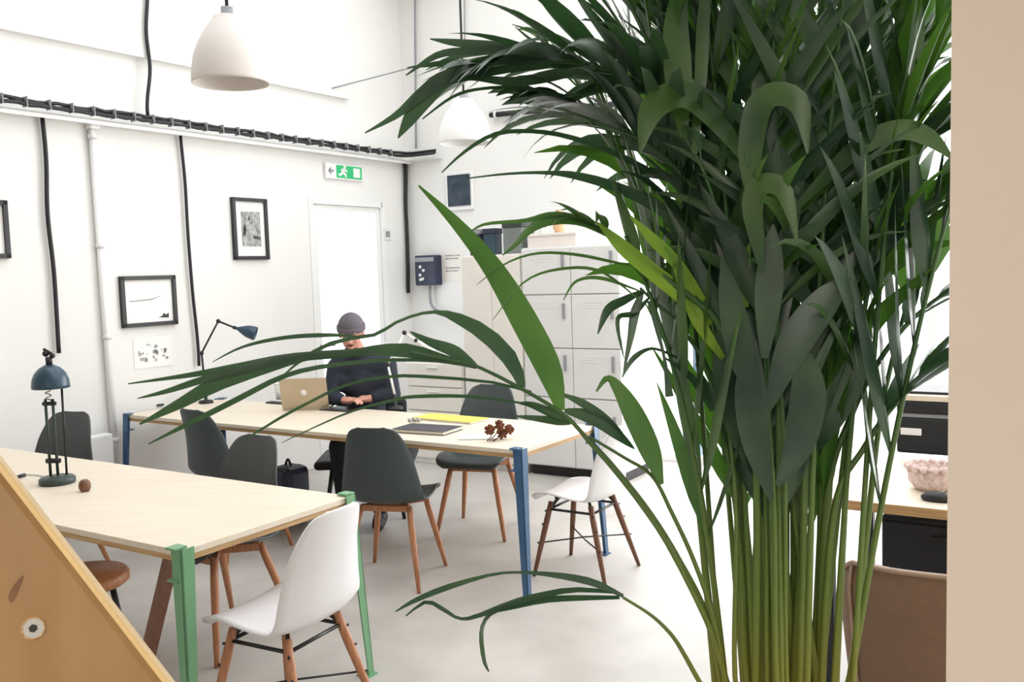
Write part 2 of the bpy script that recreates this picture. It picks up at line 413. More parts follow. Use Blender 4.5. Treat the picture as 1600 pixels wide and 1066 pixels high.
def wall_rect(x0, y0, x1, y1, off=.0, plane='L'):
    f = WL if plane == 'L' else WB
    xm, ym = (x0 + x1) / 2, (y0 + y1) / 2
    a, b = f(x0, ym, off), f(x1, ym, off); t, d = f(xm, y0, off), f(xm, y1, off)
    i = 1 if plane == 'L' else 0
    return RA(a)[i], RA(b)[i], d.z, t.z
def picture(x0, y0, x1, y1, label, art):
    bl, br, z0, z1 = wall_rect(x0, y0, x1, y1, .01)
    t = thing('framed_picture', label, 'picture', R(.012, (bl + br) / 2, z0), 0, 'framed pictures on the left wall')
    fw = .028; mb = MB()
    for b0, b1, c0, c1 in ((br, bl, z1 - fw, z1), (br, bl, z0, z0 + fw), (br, br + fw, z0, z1), (bl - fw, bl, z0, z1)): rbox(mb, .002, .03, b0, b1, c0, c1)
    mb.build('picture_frame', M_['blackm'], t)
    rbox(MB(), .002, .014, br + fw, bl - fw, z0 + fw, z1 - fw).build('mount', M_['paper'], t)
    w, h = bl - br - 2 * fw, z1 - z0 - 2 * fw
    X = lambda u: bl - fw - u * w
    Z = lambda v: z0 + fw + v * h
    for kind, pts in art:
        poly = [(X(u), Z(v)) for u, v in pts]
        mb = MB(); n = len(poly)
        vs = [R(.0145, b, z) for b, z in poly] + [R(.0165, b, z) for b, z in poly]
        mb.add(vs, [list(range(n))[::-1], list(range(n, 2 * n))] + [(i, (i + 1) % n, n + (i + 1) % n, n + i) for i in range(n)])
        mb.build('print', M_[kind], t)
picture(363, 310, 417, 406, 'black framed upright sketch of pale cliffs left of the glazed door',
        [('ink', [(.2, .18), (.85, .18), (.85, .82), (.2, .82)]), ('inkd', [(.2, .36), (.3, .62), (.36, .52), (.33, .38)]), ('inkd', [(.55, .33), (.85, .3), (.85, .37), (.6, .38)]),
         ('inkd', [(.42, .66), (.48, .76), (.5, .66)])])
picture(188, 431, 274, 510, 'black framed landscape drawing, nearly blank, above the loose paper sheet',
        [('inkd', [(.68, .10), (.9, .08), (.9, .2), (.84, .15), (.8, .2), (.76, .13)]), ('ink', [(.1, .5), (.55, .52), (.8, .62), (.55, .55), (.1, .52)])])
picture(-62, 312, 12, 404, 'black framed picture cut off by the left edge of the view',
        [('ink', [(.2, .2), (.8, .2), (.8, .8), (.2, .8)])])
bl, br, z0, z1 = wall_rect(209, 527, 270, 574, .004)
ps = thing('paper_sheet', 'white paper sheet of small grey marks pinned under the landscape picture', 'paper', R(.004, (bl + br) / 2, z0))
rbox(MB(), .001, .004, br, bl, z0, z1).build('sheet', M_['paper'], ps)
mb = MB(); rn = random.Random(3)
for i in range(26):
    u, v = rn.uniform(.12, .85), rn.choice([.72, .5, .3]) + rn.uniform(-.06, .06)
    b = bl - u * (bl - br); z = z0 + v * (z1 - z0); s = rn.uniform(.004, .012)
    rbox(mb, .0041, .005, b - s * rn.uniform(.5, 1.8), b + s, z - s, z + s)
mb.build('doodle', M_['ink'], ps)

# emergency exit sign
bl, br, z0, z1 = wall_rect(508, 257, 566, 281, .02)
es = thing('exit_sign', 'green running man exit sign above the glazed door', 'sign', R(.02, (bl + br) / 2, z0))
rbox(MB(), .001, .03, br, bl, z0, z1, .003).build('sign_body', M_['white'], es)
L = bl - br; hh = z1 - z0
rbox(MB(), .03, .033, br + .02, bl - L * .27, z0 + .012, z1 - .012).build('green_panel', M_['signgreen'], es)
mb = MB()
def sgn(u0, u1, v0, v1): rbox(mb, .033, .035, bl - u1 * L, bl - u0 * L, z0 + v0 * hh, z0 + v1 * hh)
sgn(.72, .9, .2, .8); mb.build('doorway_symbol', M_['white'], es); mb = MB()
def sline(p, q, w):
    P = lambda u, v: R(.034, bl - u * L, z0 + v * hh)
    mb.bar(P(*p), P(*q), w, .002, ref=U)
sline((.47, .72), (.44, .45), .03); sline((.44, .47), (.52, .3), .022); sline((.52, .3), (.5, .17), .02); sline((.44, .45), (.37, .3), .022); sline((.37, .3), (.32, .3), .02)
sline((.47, .66), (.55, .55), .018); sline((.46, .66), (.39, .58), .018)
mb.ball(R(.034, bl - .49 * L, z0 + .82 * hh), (.002, .018, .018), 10, MR)
mb.build('running_man', M_['white'], es)
mb = MB(); sline((.2, .5), (.07, .5), .016); sline((.07, .5), (.13, .68), .014); sline((.07, .5), (.13, .32), .014)
mb.build('arrow', M_['grey'], es)
bl, br, z0, z1 = wall_rect(602, 358, 609, 374, .01)
sw = thing('light_switch', 'small white light switch right of the glazed door', 'switch', R(.01, (bl + br) / 2, z0))
rbox(MB(), 0, .012, br - .02, bl + .02, z0 - .01, z1 + .01, .003).build('plate', M_['greyl'], sw)
rbox(MB(), .012, .018, br + .005, bl - .005, z0 + .02, z1 - .02, .002).build('rocker', M_['grey'], sw)

# fittings on the far wall, right of the corner
a0, a1, z0, z1 = wall_rect(652, 399, 685, 446, .06, 'B')
jb = thing('distribution_box', 'navy electrical box with pale switches on the far wall by the corner', 'electrical box', R((a0 + a1) / 2, .05, z0))
rbox(MB(), a0, a1, .0, .10, z0, z1, .012).build('box_body', M_['navy'], jb)
rbox(MB(), a0 + .015, a1 - .015, .10, .112, z1 - .06, z1 - .02, .003).build('cover_strip', M_['grey'], jb)
for u, v in ((.3, .62), (.45, .5), (.28, .35), (.4, .22), (.3, .2)):
    a = lerp(a0, a1, u); z = lerp(z0, z1, v); MB().cyl(R(a, .10, z), R(a, .115, z), .014, n=10).build('switch_knob', M_['greyl'], jb)
MB().tube(catmull([WB(672, 447, .05), WB(672, 462, .05), WB(675, 478, .05), WB(688, 488, .05), WB(720, 497, .05)], 14), .013, 8).build('flex_conduit', M_['grey'], jb)
a0, a1, z0, z1 = wall_rect(700, 273, 735, 322, .03, 'B')
sc = thing('wall_screen', 'small dark screen in a white surround high on the far wall', 'screen', R((a0 + a1) / 2, .02, z0))
rbox(MB(), a0 - .03, a1 + .02, 0, .03, z0 - .035, z1 + .03, .004).build('surround', M_['white'], sc)
rbox(MB(), a0, a1, .03, .04, z0, z1, .003).build('display', M_['screen'], sc)
a0, a1, z0, z1 = wall_rect(693, 392, 724, 438, .005, 'B')
nt_ = thing('paper_notice', 'cream paper notice with faint grey lines under the dark screen', 'notice', R((a0 + a1) / 2, .005, z0))
rbox(MB(), a0, a1, .001, .004, z0, z1).build('sheet', M_['cream'], nt_)
mb = MB()
for k, v in enumerate((.82, .72, .4, .3)): rbox(mb, lerp(a0, a1, .1), lerp(a0, a1, .85 - .1 * (k % 2)), .004, .005, lerp(z0, z1, v), lerp(z0, z1, v) + .012)
mb.build('faint_lines', M_['ink'], nt_)
# second length of tray on the far wall
a0 = RA(WB(766, 180, .05))[0]; a1 = RA(WB(990, 165, .05))[0]; z0 = WB(770, 180, .05).z
cr2 = thing('wall_conduit', 'short black conduit high on the far wall right of the small pendant', 'conduit', R((a0 + a1) / 2, .04, z0))
mb = MB(); mb.tube([WB(766, 180, .05), WB(850, 172, .05), WB(960, 163, .05)], .024, 8); mb.build('conduit', M_['black'], cr2)
mb = MB()
for x, y in ((775, 179), (815, 175.5), (855, 171.5), (900, 168)): mb.cyl(WB(x - 1.5, y, .05), WB(x + 1.5, y, .05), .034, n=10)
mb.build('clip', M_['greyl'], cr2)

# radiator on the left wall behind the near table
bl, br, z0, z1 = wall_rect(100, 676, 172, 760, .08)
ra = thing('radiator', 'white ribbed radiator low on the left wall beside the pipe', 'radiator', R(.06, (bl + br) / 2, .1))
zt_ = WL(135, 682, .06).z
n = 12
for k in range(n):
    b = lerp(br, bl, (k + .5) / n); rbox(MB(), .03, .12, b - .022, b + .022, .12, zt_, .012).build('rib', M_['rad'], ra)
mb = MB()
for z in (.16, zt_ - .06): mb.cyl(R(.075, br, z), R(.075, bl, z), .018)
for b in (lerp(br, bl, .1), lerp(br, bl, .9)): rbox(mb, .05, .1, b - .015, b + .015, 0, .14)
mb.build('header', M_['rad'], ra)

# ------------------------------------------------------------------ tables
def leg_tiptoe(t, corner, dx, dy, mat, top=TT, clamp=True):
    """bent sheet-steel leg: L section that tapers to the floor, with a clamp over the top edge.
       corner: table corner; dx, dy: outward unit vectors along U and W of that corner"""
    mb = MB(); base = V((corner.x, corner.y, 0)) + dx * .012 + dy * .012
    foot = base + dx * .03 + dy * .03
    t0 = V((base.x, base.y, top + .006)); wt, wb = .052, .030; th = .006
    for d_, e_ in ((-dx, dy), (-dy, dx)):            # two flanges meeting at the outer corner
        a, b_ = t0, t0 + d_ * wt; c, d2 = foot, foot + d_ * wb
        nrm = -e_ * th
        vs = [a, b_, d2, c, a + nrm, b_ + nrm, d2 + nrm, c + nrm]
        mb.add(vs, [(0, 1, 2, 3), (7, 6, 5, 4), (0, 4, 5, 1), (1, 5, 6, 2), (2, 6, 7, 3), (3, 7, 4, 0)])
    mb.box(foot - dx * .02 - dy * .02 + V((0, 0, .003)), (.06, .06, .006), MR)
    o = mb.build('leg', mat, t)
    cb = MB(); q = base - dx * .04 - dy * .012
    cb.box(q + V((0, 0, top + .007)), (.05, .05, .008), MR, .002)
    cb.cyl(q - dx * .0 + V((0, 0, top - .10)), q + V((0, 0, top - .03)), .006)
    cb.box(q + V((0, 0, top - .10)), (.05, .05, .008), MR, .002)
    cb.build('clamp', mat, o)
def table(name, label, corner_nr, length, depth, legmat):
    """corner_nr: near right corner of the top"""
    c = V((corner_nr.x, corner_nr.y, 0))
    t = thing(name, label, 'table', c - U * length / 2 + W * depth / 2)
    mid = c - U * length / 2 + W * depth / 2
    MB().box(mid + V((0, 0, TT - .011)), (length, depth, .022), MR, .002).build('tabletop', M_['ply'], t)
    MB().box(mid + V((0, 0, TT - .033)), (length - .012, depth - .012, .020), MR, .002).build('under_panel', M_['plyedge'], t)
    for sx in (1, -1):
        for sy in (1, -1):
            leg_tiptoe(t, mid + U * sx * length / 2 + W * sy * depth / 2, U * sx, W * sy, legmat)
    return t
A1 = atz(284, 861, TT); B1 = atz(569, 776, TT)
A2 = atz(814, 704, TT)
D1 = (B1 - A1).dot(W); L1 = RA(A1)[0] - .1
L2 = (A2 - Ftl).dot(U)
t1 = table('work_table', 'near pale plywood work table on sage green clamp legs', A1, L1, .80, M_['green'])
D2 = .78
t2 = table('work_table', 'far pale plywood work table on petrol blue clamp legs', A2, L2, D2, M_['blue'])
# brown wooden strut under the near table
q0 = A1 - U * .05 + W * .07; 
s0 = aty(270, 884, q0.y + .05); s1 = aty(222, 1062, q0.y + .16)
s0.z = TT - .05; dirv = (s1 - s0); s2 = s0 + dirv * ((s0.z - .0) / -dirv.z)
MB().bar(s0, s2, .045, .03, ref=U).build('wooden_strut', M_['walnut'], t1)

# ------------------------------------------------------------------ chairs
PROF = [(.24, .425), (.232, .444), (.20, .456), (.14, .458), (.07, .452), (0, .444), (-.07, .438), (-.12, .440), (-.158, .456), (-.183, .49), (-.198, .54), (-.208, .60), (-.219, .66), (-.231, .72), (-.243, .78), (-.252, .825), (-.257, .85), (-.259, .862)]
WID = [.15, .188, .208, .218, .228, .234, .236, .234, .231, .226, .218, .206, .192, .177, .158, .136, .110, .070]
def shell_mesh(wide=1.0, lift=.03, wrap=.055):
    rows = []; m_ = 15
    pr = catmull([V((0, y, z)) for y, z in PROF], 40)
    ws = [p.x for p in catmull([V((w, 0, 0)) for w in WID], 40)]
    for i, (p, w) in enumerate(zip(pr, ws)):
        t = (pr[min(i + 1, 39)] - pr[max(i - 1, 0)]).normalized()
        nrm = V((0, -t.z, t.y)) * -1                      # towards the sitter
        if nrm.z < 0 and nrm.y < 0: nrm = -nrm
        nn = V((0, t.z, -t.y))
        if nn.dot(V((0, .5, .6))) < 0: nn = -nn
        s_ = i / 39
        amt = lift * min(1, s_ / .2) if s_ < .4 else lerp(lift, wrap, min(1, (s_ - .4) / .2))
        amt *= max(.15, min(1, (1 - s_) / .25))
        row = []
        for j in range(m_):
            u = -1 + 2 * j / (m_ - 1)
            row.append(V((u * w * wide, p.y, p.z)) + nn * (amt * abs(u) ** 2.6))
        rows.append(row)
    mb = MB(); mb.grid(rows); return mb
CH = 1.02
def chair(loc, heading, label, cat='chair', shellmat='dark', style='wood', legmat='beech', scale=CH, wide=1.0, group=None):
    t = thing('shell_chair', label, cat, (loc[0], loc[1], 0), heading - PI / 2, group)
    S = Matrix.Scale(scale, 4)
    def bd(mb, name, mat):
        mb.v = [S @ v for v in mb.v]; return mb.build(name, mat, t, world=False)
    o = bd(shell_mesh(wide), 'seat_shell', M_[shellmat]); mod_solid(o, .009, 0)
    tops = {}
    for sx in (-1, 1):
        for sy in (-1, 1):
            top = V((sx * .135 * wide, .02 + sy * .125, .418)); bot = V((sx * .215 * wide, (.0 + sy * .225), 0))
            tops[sx, sy] = (top, bot)
            bd(MB().tube([top, top.lerp(bot, .25), top.lerp(bot, .6), bot], [.0155, .0175, .015, .0105], 12), 'leg', M_[legmat])
    if style == 'wood':
        mb = MB(); 
        for sx, sy in ((1, 1), (1, -1)):
            p, q = tops[sx, sy][0], tops[-sx, -sy][0]
            mb.bar(p + V((0, 0, -.012)), q + V((0, 0, -.012)), .030, .036, bev=.004)
        for sy in (1, -1): mb.bar(tops[1, sy][0] + V((0, 0, -.01)), tops[-1, sy][0] + V((0, 0, -.01)), .02, .034, bev=.004)
        mb.ball(V((0, .02, .425)), (.05, .05, .02), 12)
        bd(mb, 'under_frame', M_[legmat])
    else:
        mb = MB(); L4 = [(1, 1), (-1, 1), (-1, -1), (1, -1)]
        at = lambda k, f: tops[k][0].lerp(tops[k][1], f)
        for k in range(4):
            mb.cyl(at(L4[k], .10), at(L4[(k + 1) % 4], .10), .0075, n=8)
            p = at(L4[k], .10); s_ = V((p.x * .7, p.y * .7 + .006, .44))
            mb.bar(p, s_, .014, .014); mb.box(s_, (.05, .03, .012))
        for k in (0, 1):
            a, b = at(L4[k], .55), at(L4[k + 2], .55)
            mb.tube([a, (a + b) / 2 + V((0, 0, .008 * (1 if k else -1))), b], .0045, 6)
        for k in L4:
            for f in (.12, .3, .55):
                p = at(k, f); d = V((p.x, p.y, 0)).normalized()
                mb.cyl(p - d * .014, p + d * .026, .005, n=8)
        bd(mb, 'metal_bracing', M_['blackm'])
    return t
hv = math.atan2(W.y, W.x); hu = math.atan2(U.y, U.x)
GC = 'moulded shell chairs at the work tables'
pA = atz(632, 922, 0) + V((.03, .27, 0)); pA = V((-.535, 4.62, 0))
chair(V((-.66, 4.80, 0)), math.radians(76), 'dark green-grey shell chair seen from behind at the middle of the far table', scale=.98, group=GC)
chair(V((-1.33, 4.03, 0)), hv + PI, 'charcoal shell chair tucked under the far side of the near table', shellmat='darkw', group=GC)
chair(V((-1.68, 5.40, 0)), math.radians(52), 'charcoal shell chair at the near side of the far table, left of the middle one', shellmat='dark', group=GC)
chair(V((-2.62, 5.02, 0)), hv + PI + .25, 'charcoal shell chair by the left wall behind the domed desk lamp', shellmat='darkw', group=GC)
chair(V((-.22, 5.66, 0)), math.radians(-108), 'charcoal shell chair on the far side of the far table facing the room', group=GC)
chair(V((-.81, 3.15, 0)), math.radians(152), 'white shell chair with wooden legs at the end of the near table', shellmat='whitep', style='brace', scale=.965, group=GC)
chair(V((.36, 4.80, 0)), hu + PI, 'white shell chair with wooden legs beside the lockers', shellmat='whitep', style='brace', scale=.93, legmat='walnut', group=GC)

# wooden stool under the near table
so = V((-1.69, 3.5, 0))
st = thing('wooden_stool', 'round brown wooden stool under the near table behind the sloping board', 'stool', so)
MB().lathe([(.001, .44), (.15, .44), (.165, .452), (.165, .478), (.155, .49), (.001, .49)], so, 32).build('seat', M_['beech'], st)
for k in range(4):
    a = PI / 4 + k * PI / 2
    MB().tube([so + V((.10 * math.cos(a), .10 * math.sin(a), .44)), so + V((.17 * math.cos(a), .17 * math.sin(a), 0))], [.013, .011], 10).build('leg', M_['blackm'], st)
MB().tube([so + V((.14 * math.cos(a), .14 * math.sin(a), .2)) for a in [k * PI / 12 for k in range(25)]], .008, 8).build('foot_ring', M_['blackm'], st)

# ------------------------------------------------------------------ pendants
def pendant(px, py_bot, d, dia, hgt, label, mat):
    c = aty(px, py_bot, d); t = thing('pendant_lamp', label, 'pendant lamp', c, 0, 'white pendant lamps')
    r = dia / 2
    pr = [(r * 1.0, 0), (r * 1.01, hgt * .04), (r * .99, hgt * .2), (r * .93, hgt * .40), (r * .80, hgt * .60), (r * .61, hgt * .79), (r * .45, hgt * .91), (r * .38, hgt * .97), (r * .36, hgt)]
    inner = [(a - .004, z) for a, z in pr[::-1]]
    MB().lathe(pr + inner, c, 40, close=True).build('lamp_shade', mat, t)
    MB().lathe([(.001, hgt * .93), (r * .33, hgt * .93), (r * .33, hgt * 1.0), (r * .16, hgt * 1.05), (r * .16, hgt * 1.14), (.001, hgt * 1.14)], c, 24).build('lamp_holder', M_['grey'], t)
    MB().tube([c + V((0, 0, hgt * 1.12)), V((c.x, c.y, ROOF))], .008, 8).build('cord', M_['black'], t)
    MB().ball(c + V((0, 0, hgt * .55)), (r * .3, r * .3, r * .36), 16).build('bulb', M_['white'], t)
    return t
pendant(361, 131, 4.3, .345, .30, 'nearer ivory bell pendant lamp hanging at upper left', M_['shade'])
pendant(727, 224, 6.5, .36, .30, 'smaller white pendant lamp hanging in front of the far wall', M_['white'])

# ------------------------------------------------------------------ desk lamps
def domed_lamp():
    b = atz(90, 755, TT + .001); t = thing('desk_lamp', 'dark teal domed desk lamp with round iron base on the near table', 'desk lamp', b)
    MB().lathe([(.001, 0), (.072, 0), (.075, .006), (.075, .022), (.066, .03), (.02, .036), (.001, .036)], b, 32).build('base', M_['lampgreen'], t)
    X = V((1, 0, 0)); zs = aty(90, 606, b.y).z - TT
    lo = b + V((-.012, 0, .03))
    for s in (-1, 1): MB().cyl(lo + X * .016 * s, lo + X * .016 * s + V((0, 0, zs - .08)), .0065, n=8).build('arm', M_['lampgreen'], t)
    MB().cyl(lo + X * .045 + V((0, .02, -.005)), lo + X * .05 + V((0, .02, zs)), .005, n=8).build('brace', M_['blackm'], t)
    MB().cyl(lo + V((-.03, 0, .07)), lo + V((.03, 0, .07)), .011, n=10).build('pivot', M_['blackm'], t); MB().cyl(lo + V((-.028, 0, zs - .10)), lo + V((.028, 0, zs - .10)), .009, n=10).build('pivot', M_['blackm'], t)
    MB().tube([lo + V((.012 * math.cos(k * 1.1) - .002, .012 * math.sin(k * 1.1), zs - .09 + k * .0042)) for k in range(24)], .003, 6).build('spring', M_['steel'], t)
    c = b + V((0, 0, zs)); R_ = .078
    pr = [(R_, 0), (R_ * 1.0, .012), (R_ * .96, .036), (R_ * .82, .064), (R_ * .55, .088), (R_ * .25, .10), (R_ * .18, .102)]
    MB().lathe(pr + [(a - .003, z - .002) for a, z in pr[::-1]], c, 32, close=True).build('lamp_shade', M_['lampblue'], t)
    mb = MB(); mb.cyl(c + V((0, 0, .098)), c + V((0, 0, .135)), .014, n=12); mb.ball(c + V((-.012, 0, .15)), .014); mb.ball(c + V((.016, 0, .14)), .012); mb.cyl(c + V((-.02, 0, .17)), c + V((.012, 0, .15)), .007, n=8)
    mb.build('knob', M_['blackm'], t)
domed_lamp()
def arm_lamp(label, base_px, elbow_px, tip_px, head_px, d0, hs, mat, matarm, hr):
    b = atz(*base_px, TT); y = b.y; print('lamp', RA(b))
    t = thing('desk_lamp', label, 'desk lamp', b)
    e = aty(*elbow_px, y); tip = aty(*tip_px, y + .02); hd = aty(*head_px, y + .03)
    MB().lathe([(.001, 0), (.05, 0), (.052, .01), (.045, .02), (.012, .024), (.012, .10), (.001, .10)], b, 24).build('base', M_['blackm'], t)
    lo = b + V((0, 0, .09))
    low = aty(elbow_px[0] - 26, elbow_px[1] + 50, y)
    mb = MB(); mb.cyl(lo, low, .008, n=8); mb.build('post', M_[matarm], t)
    MB().cyl(low, e, .007, n=8).build('lower_arm', M_[matarm], t)
    MB().cyl(e, tip, .007, n=8).build('upper_arm', M_[matarm], t)
    for q_, r_ in ((e, .016), (low, .016), (tip, .014)): MB().ball(q_, r_).build('joint', M_['blackm'], t)
    ax = (hd - tip).normalized(); rot = V((0, 0, 1)).rotation_difference(-ax).to_matrix()
    L = (hd - tip).length
    pr = [(hr, -L * .2), (hr * .98, 0), (hr * .86, L * .3), (hr * .5, L * .62), (hr * .25, L * .8), (hr * .2, L * 1.0)]
    MB().lathe(pr + [(a - .003, z) for a, z in pr[::-1]], tip + ax * L, 24, M=rot, close=True).build('lamp_shade', M_[mat], t)
    return t
arm_lamp('teal jointed desk lamp at the left end of the far table', (322, 630), (341, 502), (366, 512), (394, 520), 0, 1, 'lampblue', 'blackm', .05)
arm_lamp('white jointed desk lamp on the far table right of the seated person', (618, 640), (632, 520), (650, 532), (672, 548), 0, 1, 'greyl', 'white', .045)

# ------------------------------------------------------------------ small things on the near table
pb = atz(133, 768, TT)
po = thing('small_jar', 'small dark brown round jar beside the domed lamp base', 'jar', pb)
MB().lathe([(.001, 0), (.016, 0), (.023, .012), (.025, .026), (.021, .042), (.012, .05), (.001, .05)], pb, 24).build('jar_body', M_['walnut'], po)
MB().ball(pb + V((0, -.012, .03)), (.012, .016, .012), 10).build('stopper', M_['cone'], po)
p, q = atz(13, 752, TT), atz(39, 745, TT)
pen = thing('marker_pen', 'black marker pen on the near table left of the domed lamp', 'pen', p)
up3 = V((0, 0, .008)); MB().cyl(p + up3, p.lerp(q, .65) + up3, .008, n=10).build('barrel', M_['black'], pen)
MB().cyl(p.lerp(q, .65) + up3, q + up3, .0085, n=10).build('cap', M_['darkfold'], pen)
p = atz(42, 743, TT); q = atz(74, 748, TT)
tag(MB().tube(catmull([p + V((0, 0, .004)), p.lerp(q, .5) + V((0, .02, .004)), q + V((0, 0, .004))], 10), .004, 6).build('lamp_flex', M_['cream']), 'short cream lead lying between marker pen and domed lamp', 'cable')

# ------------------------------------------------------------------ small things on the far table
def flat(px, py, w, d, h, rot=0.0): return atz(px, py, TT) + V((0, 0, h / 2)), (w, d, h), MR @ Matrix.Rotation(rot, 3, 'Z')
# laptop
c = atz(478, 641, TT)
lp = thing('laptop', 'pale gold laptop open in front of the seated person', 'laptop', c)
view = V((c.x, c.y, 0)).normalized(); sd = V((view.y, -view.x, 0))
yaw = Matrix.Rotation(math.radians(-14), 3, 'Z'); fx = yaw @ sd; fy = yaw @ view
ML = Matrix((fx, fy, V((0, 0, 1)))).transposed()
MB().box(c + fy * .11 + V((0, 0, .008)), (.31, .22, .016), ML, .004).build('keyboard_base', M_['gold'], lp)
tl = Matrix((fx, (fy * math.cos(.3) + V((0, 0, math.sin(.3)))).normalized(), (V((0, 0, 1)) * math.cos(.3) - fy * math.sin(.3)).normalized())).transposed()
lid_up = (V((0, 0, 1)) * math.cos(.28) - fy * math.sin(.28)).normalized(); lid_n = fx.cross(lid_up)
MLd = Matrix((fx, lid_n, lid_up)).transposed()
lid = MB().box(c + V((0, 0, .016)) + lid_up * .105, (.31, .008, .21), MLd, .003).build('lid', M_['gold'], lp)
MB().ball(c + V((0, 0, .016)) + lid_up * .11 - lid_n * .0 - fy * .005, (.02, .002, .02), 12, MLd).build('lid_emblem', M_['paper'], lid)
MB().box(c + V((0, 0, .017)) + lid_up * .105 + fy * .005, (.29, .002, .185), MLd).build('screen_panel', M_['screen'], lp)
mb = MB(); c2 = c + fx * -.06 + fy * -.03
# folders, yellow pad, papers
cc, ss, MM = flat(668, 674, .34, .20, .022, .08); fo = thing('dark_folder', 'dark grey folder lying on the far table in front of the yellow pad', 'folder', cc)
MB().box(cc - V((0, 0, .009)), (.34, .20, .003), MM, .001).build('bottom_cover', M_['darkfold'], fo)
MB().box(cc, (.325, .19, .015), MM, .001).build('page_block', M_['pages'], fo)
MB().box(cc + V((0, 0, .0095)), (.34, .20, .003), MM, .001).build('top_cover', M_['darkfold'], fo)
cc, ss, MM = flat(704, 656, .44, .17, .012, -.05); yp = thing('yellow_pad', 'yellow covered pad lying behind the dark folder', 'pad', cc)
MB().box(cc, (.44, .17, .008), MM, .001).build('page_block', M_['pages'], yp)
MB().box(cc + V((0, 0, .006)), (.445, .175, .004), MM, .001).build('cover', M_['yellow'], yp)
cc, ss, MM = flat(748, 684, .20, .13, .008, .5)
tag(MB().box(cc, (.20, .13, .004), MM).build('loose_paper', M_['paper']), 'loose white paper under the dried flower heads', 'paper')
df = atz(770, 690, TT); dt = thing('dried_flower', 'bunch of brown dried flower heads on the far table corner', 'dried flowers', df)
rn = random.Random(5)
for k, (px, py) in enumerate(((765, 672), (780, 665), (795, 672), (785, 678))):
    h_ = aty(px, py, df.y + .02 * k); mb = MB()
    for j in range(26):
        a, b = rn.uniform(0, 6.28), rn.uniform(-1.2, 1.5); d = V((math.cos(a) * math.cos(b), math.sin(a) * math.cos(b), math.sin(b)))
        mb.tube([h_ + d * .006, h_ + d * .024, h_ + d * .03], [.006, .008, .002], 5)
    mb.ball(h_, .018, 10)
    f_ = mb.build('flower_head', M_['cone'], dt)
    MB().tube([h_, h_.lerp(df, .5) + V((.0, 0, -.004)), V((df.x - .03 + .012 * k, df.y - .01, TT + .004))], .003, 6).build('stem', M_['walnut'], dt)
cc = atz(535, 640, TT); ms = thing('mouse_pad', 'black mouse pad under the hands of the seated person', 'mouse pad', cc)
MB().box(cc + V((.0, 0, .003)), (.26, .17, .005), MR, .002).build('mat', M_['black'], ms)
cu = atz(438, 624, TT); cp = thing('white_cup', 'white paper cup left of the laptop', 'cup', cu)
pr = [(.030, 0), (.033, .05), (.040, .115)]
MB().lathe([(.001, 0)] + pr + [(.037, .115), (.028, .006), (.001, .006)], cu, 24).build('cup_body', M_['paper'], cp)
MB().tube([cu + V((.04 * math.cos(a), .04 * math.sin(a), .115)) for a in [k * PI / 12 for k in range(25)]], .003, 6).build('rim', M_['white'], cp)
p, q = atz(424, 629, TT), atz(453, 633, TT)
tag(MB().box((p + q) / 2 + V((0, 0, .006)), ((q - p).length, .06, .01), MR, .003).build('mobile_phone', M_['black']), 'black phone lying in front of the white cup', 'phone')
p = atz(243, 634, TT)
tag(MB().box(p + V((0, 0, .008)), (.13, .05, .014), MR, .004).build('glasses_case', M_['darkfold']), 'dark slim case at the left end of the far table', 'case')
p = atz(640, 660, TT); bs = thing('bead_string', 'small silver bead cluster beside the white lamp', 'beads', p)
for k, (dx, dy) in enumerate(((0, 0), (.03, .01), (.055, -.005), (.02, .03), (.045, .03))): MB().ball(p + V((dx, dy, .012)), .012, 10).build('bead', M_['steel'], bs)

# ------------------------------------------------------------------ lockers and cupboards on the far wall
LFR = atz(850, 744, 0); LD = -(LFR - K).dot(W); print('locker front offset', LD)
LB = LD - .50
def front(px, py, off=LD): return atplane(px, py, K - W * off, W)
a0, a1 = RA(front(820, 600))[0], RA(front(972, 600))[0]; zt = front(896, 384).z
lk = thing('locker_cabinet', 'pale grey metal locker cabinet with two columns of doors by the far wall', 'locker', R((a0 + a1) / 2, LD - .25))
rbox(MB(), a0, a1, LB, LD - .02, .08, zt, .004).build('cabinet_body', M_['greyl'], lk)
rbox(MB(), a0 + .02, a1 - .02, LB + .02, LD - .05, 0, .08).build('plinth', M_['blackm'], lk)
am = RA(front(896, 600))[0]; rows = [(.09, .62), (.63, 1.0), (1.01, 1.41), (1.42, zt - .01)]
for c0, c1 in ((a0 + .005, am - .003), (am + .003, a1 - .005)):
    for z0, z1 in rows:
        d = rbox(MB(), c0, c1, LD - .02, LD, z0, z1, .004).build('door', M_['greyl'], lk)
        hx = c1 - .06; mb = MB(); rbox(mb, hx - .01, hx + .01, LD, LD + .018, lerp(z0, z1, .55), lerp(z0, z1, .55) + .12, .004)
        mb.build('handle', M_['grey'], d)
        mb = MB()
        for k in range(3): rbox(mb, c0 + .08, c1 - .14, LD, LD + .002, z1 - .06 - k * .02, z1 - .053 - k * .02)
        mb.build('vent', M_['rad'], d)
a2 = RA(front(727, 600))[0]; zt2 = front(770, 398).z
cb = thing('tall_cupboard', 'cream tall cupboard standing left of the grey lockers', 'cupboard', R((a0 + a2) / 2, LD - .25))
rbox(MB(), a2, a0 - .01, LB, LD - .02, .06, zt2, .004).build('cabinet_body', M_['cream'], cb)
rbox(MB(), a2 + .02, a0 - .03, LB + .02, LD - .05, 0, .06).build('plinth', M_['greyl'], cb)
mid = (a2 + a0) / 2
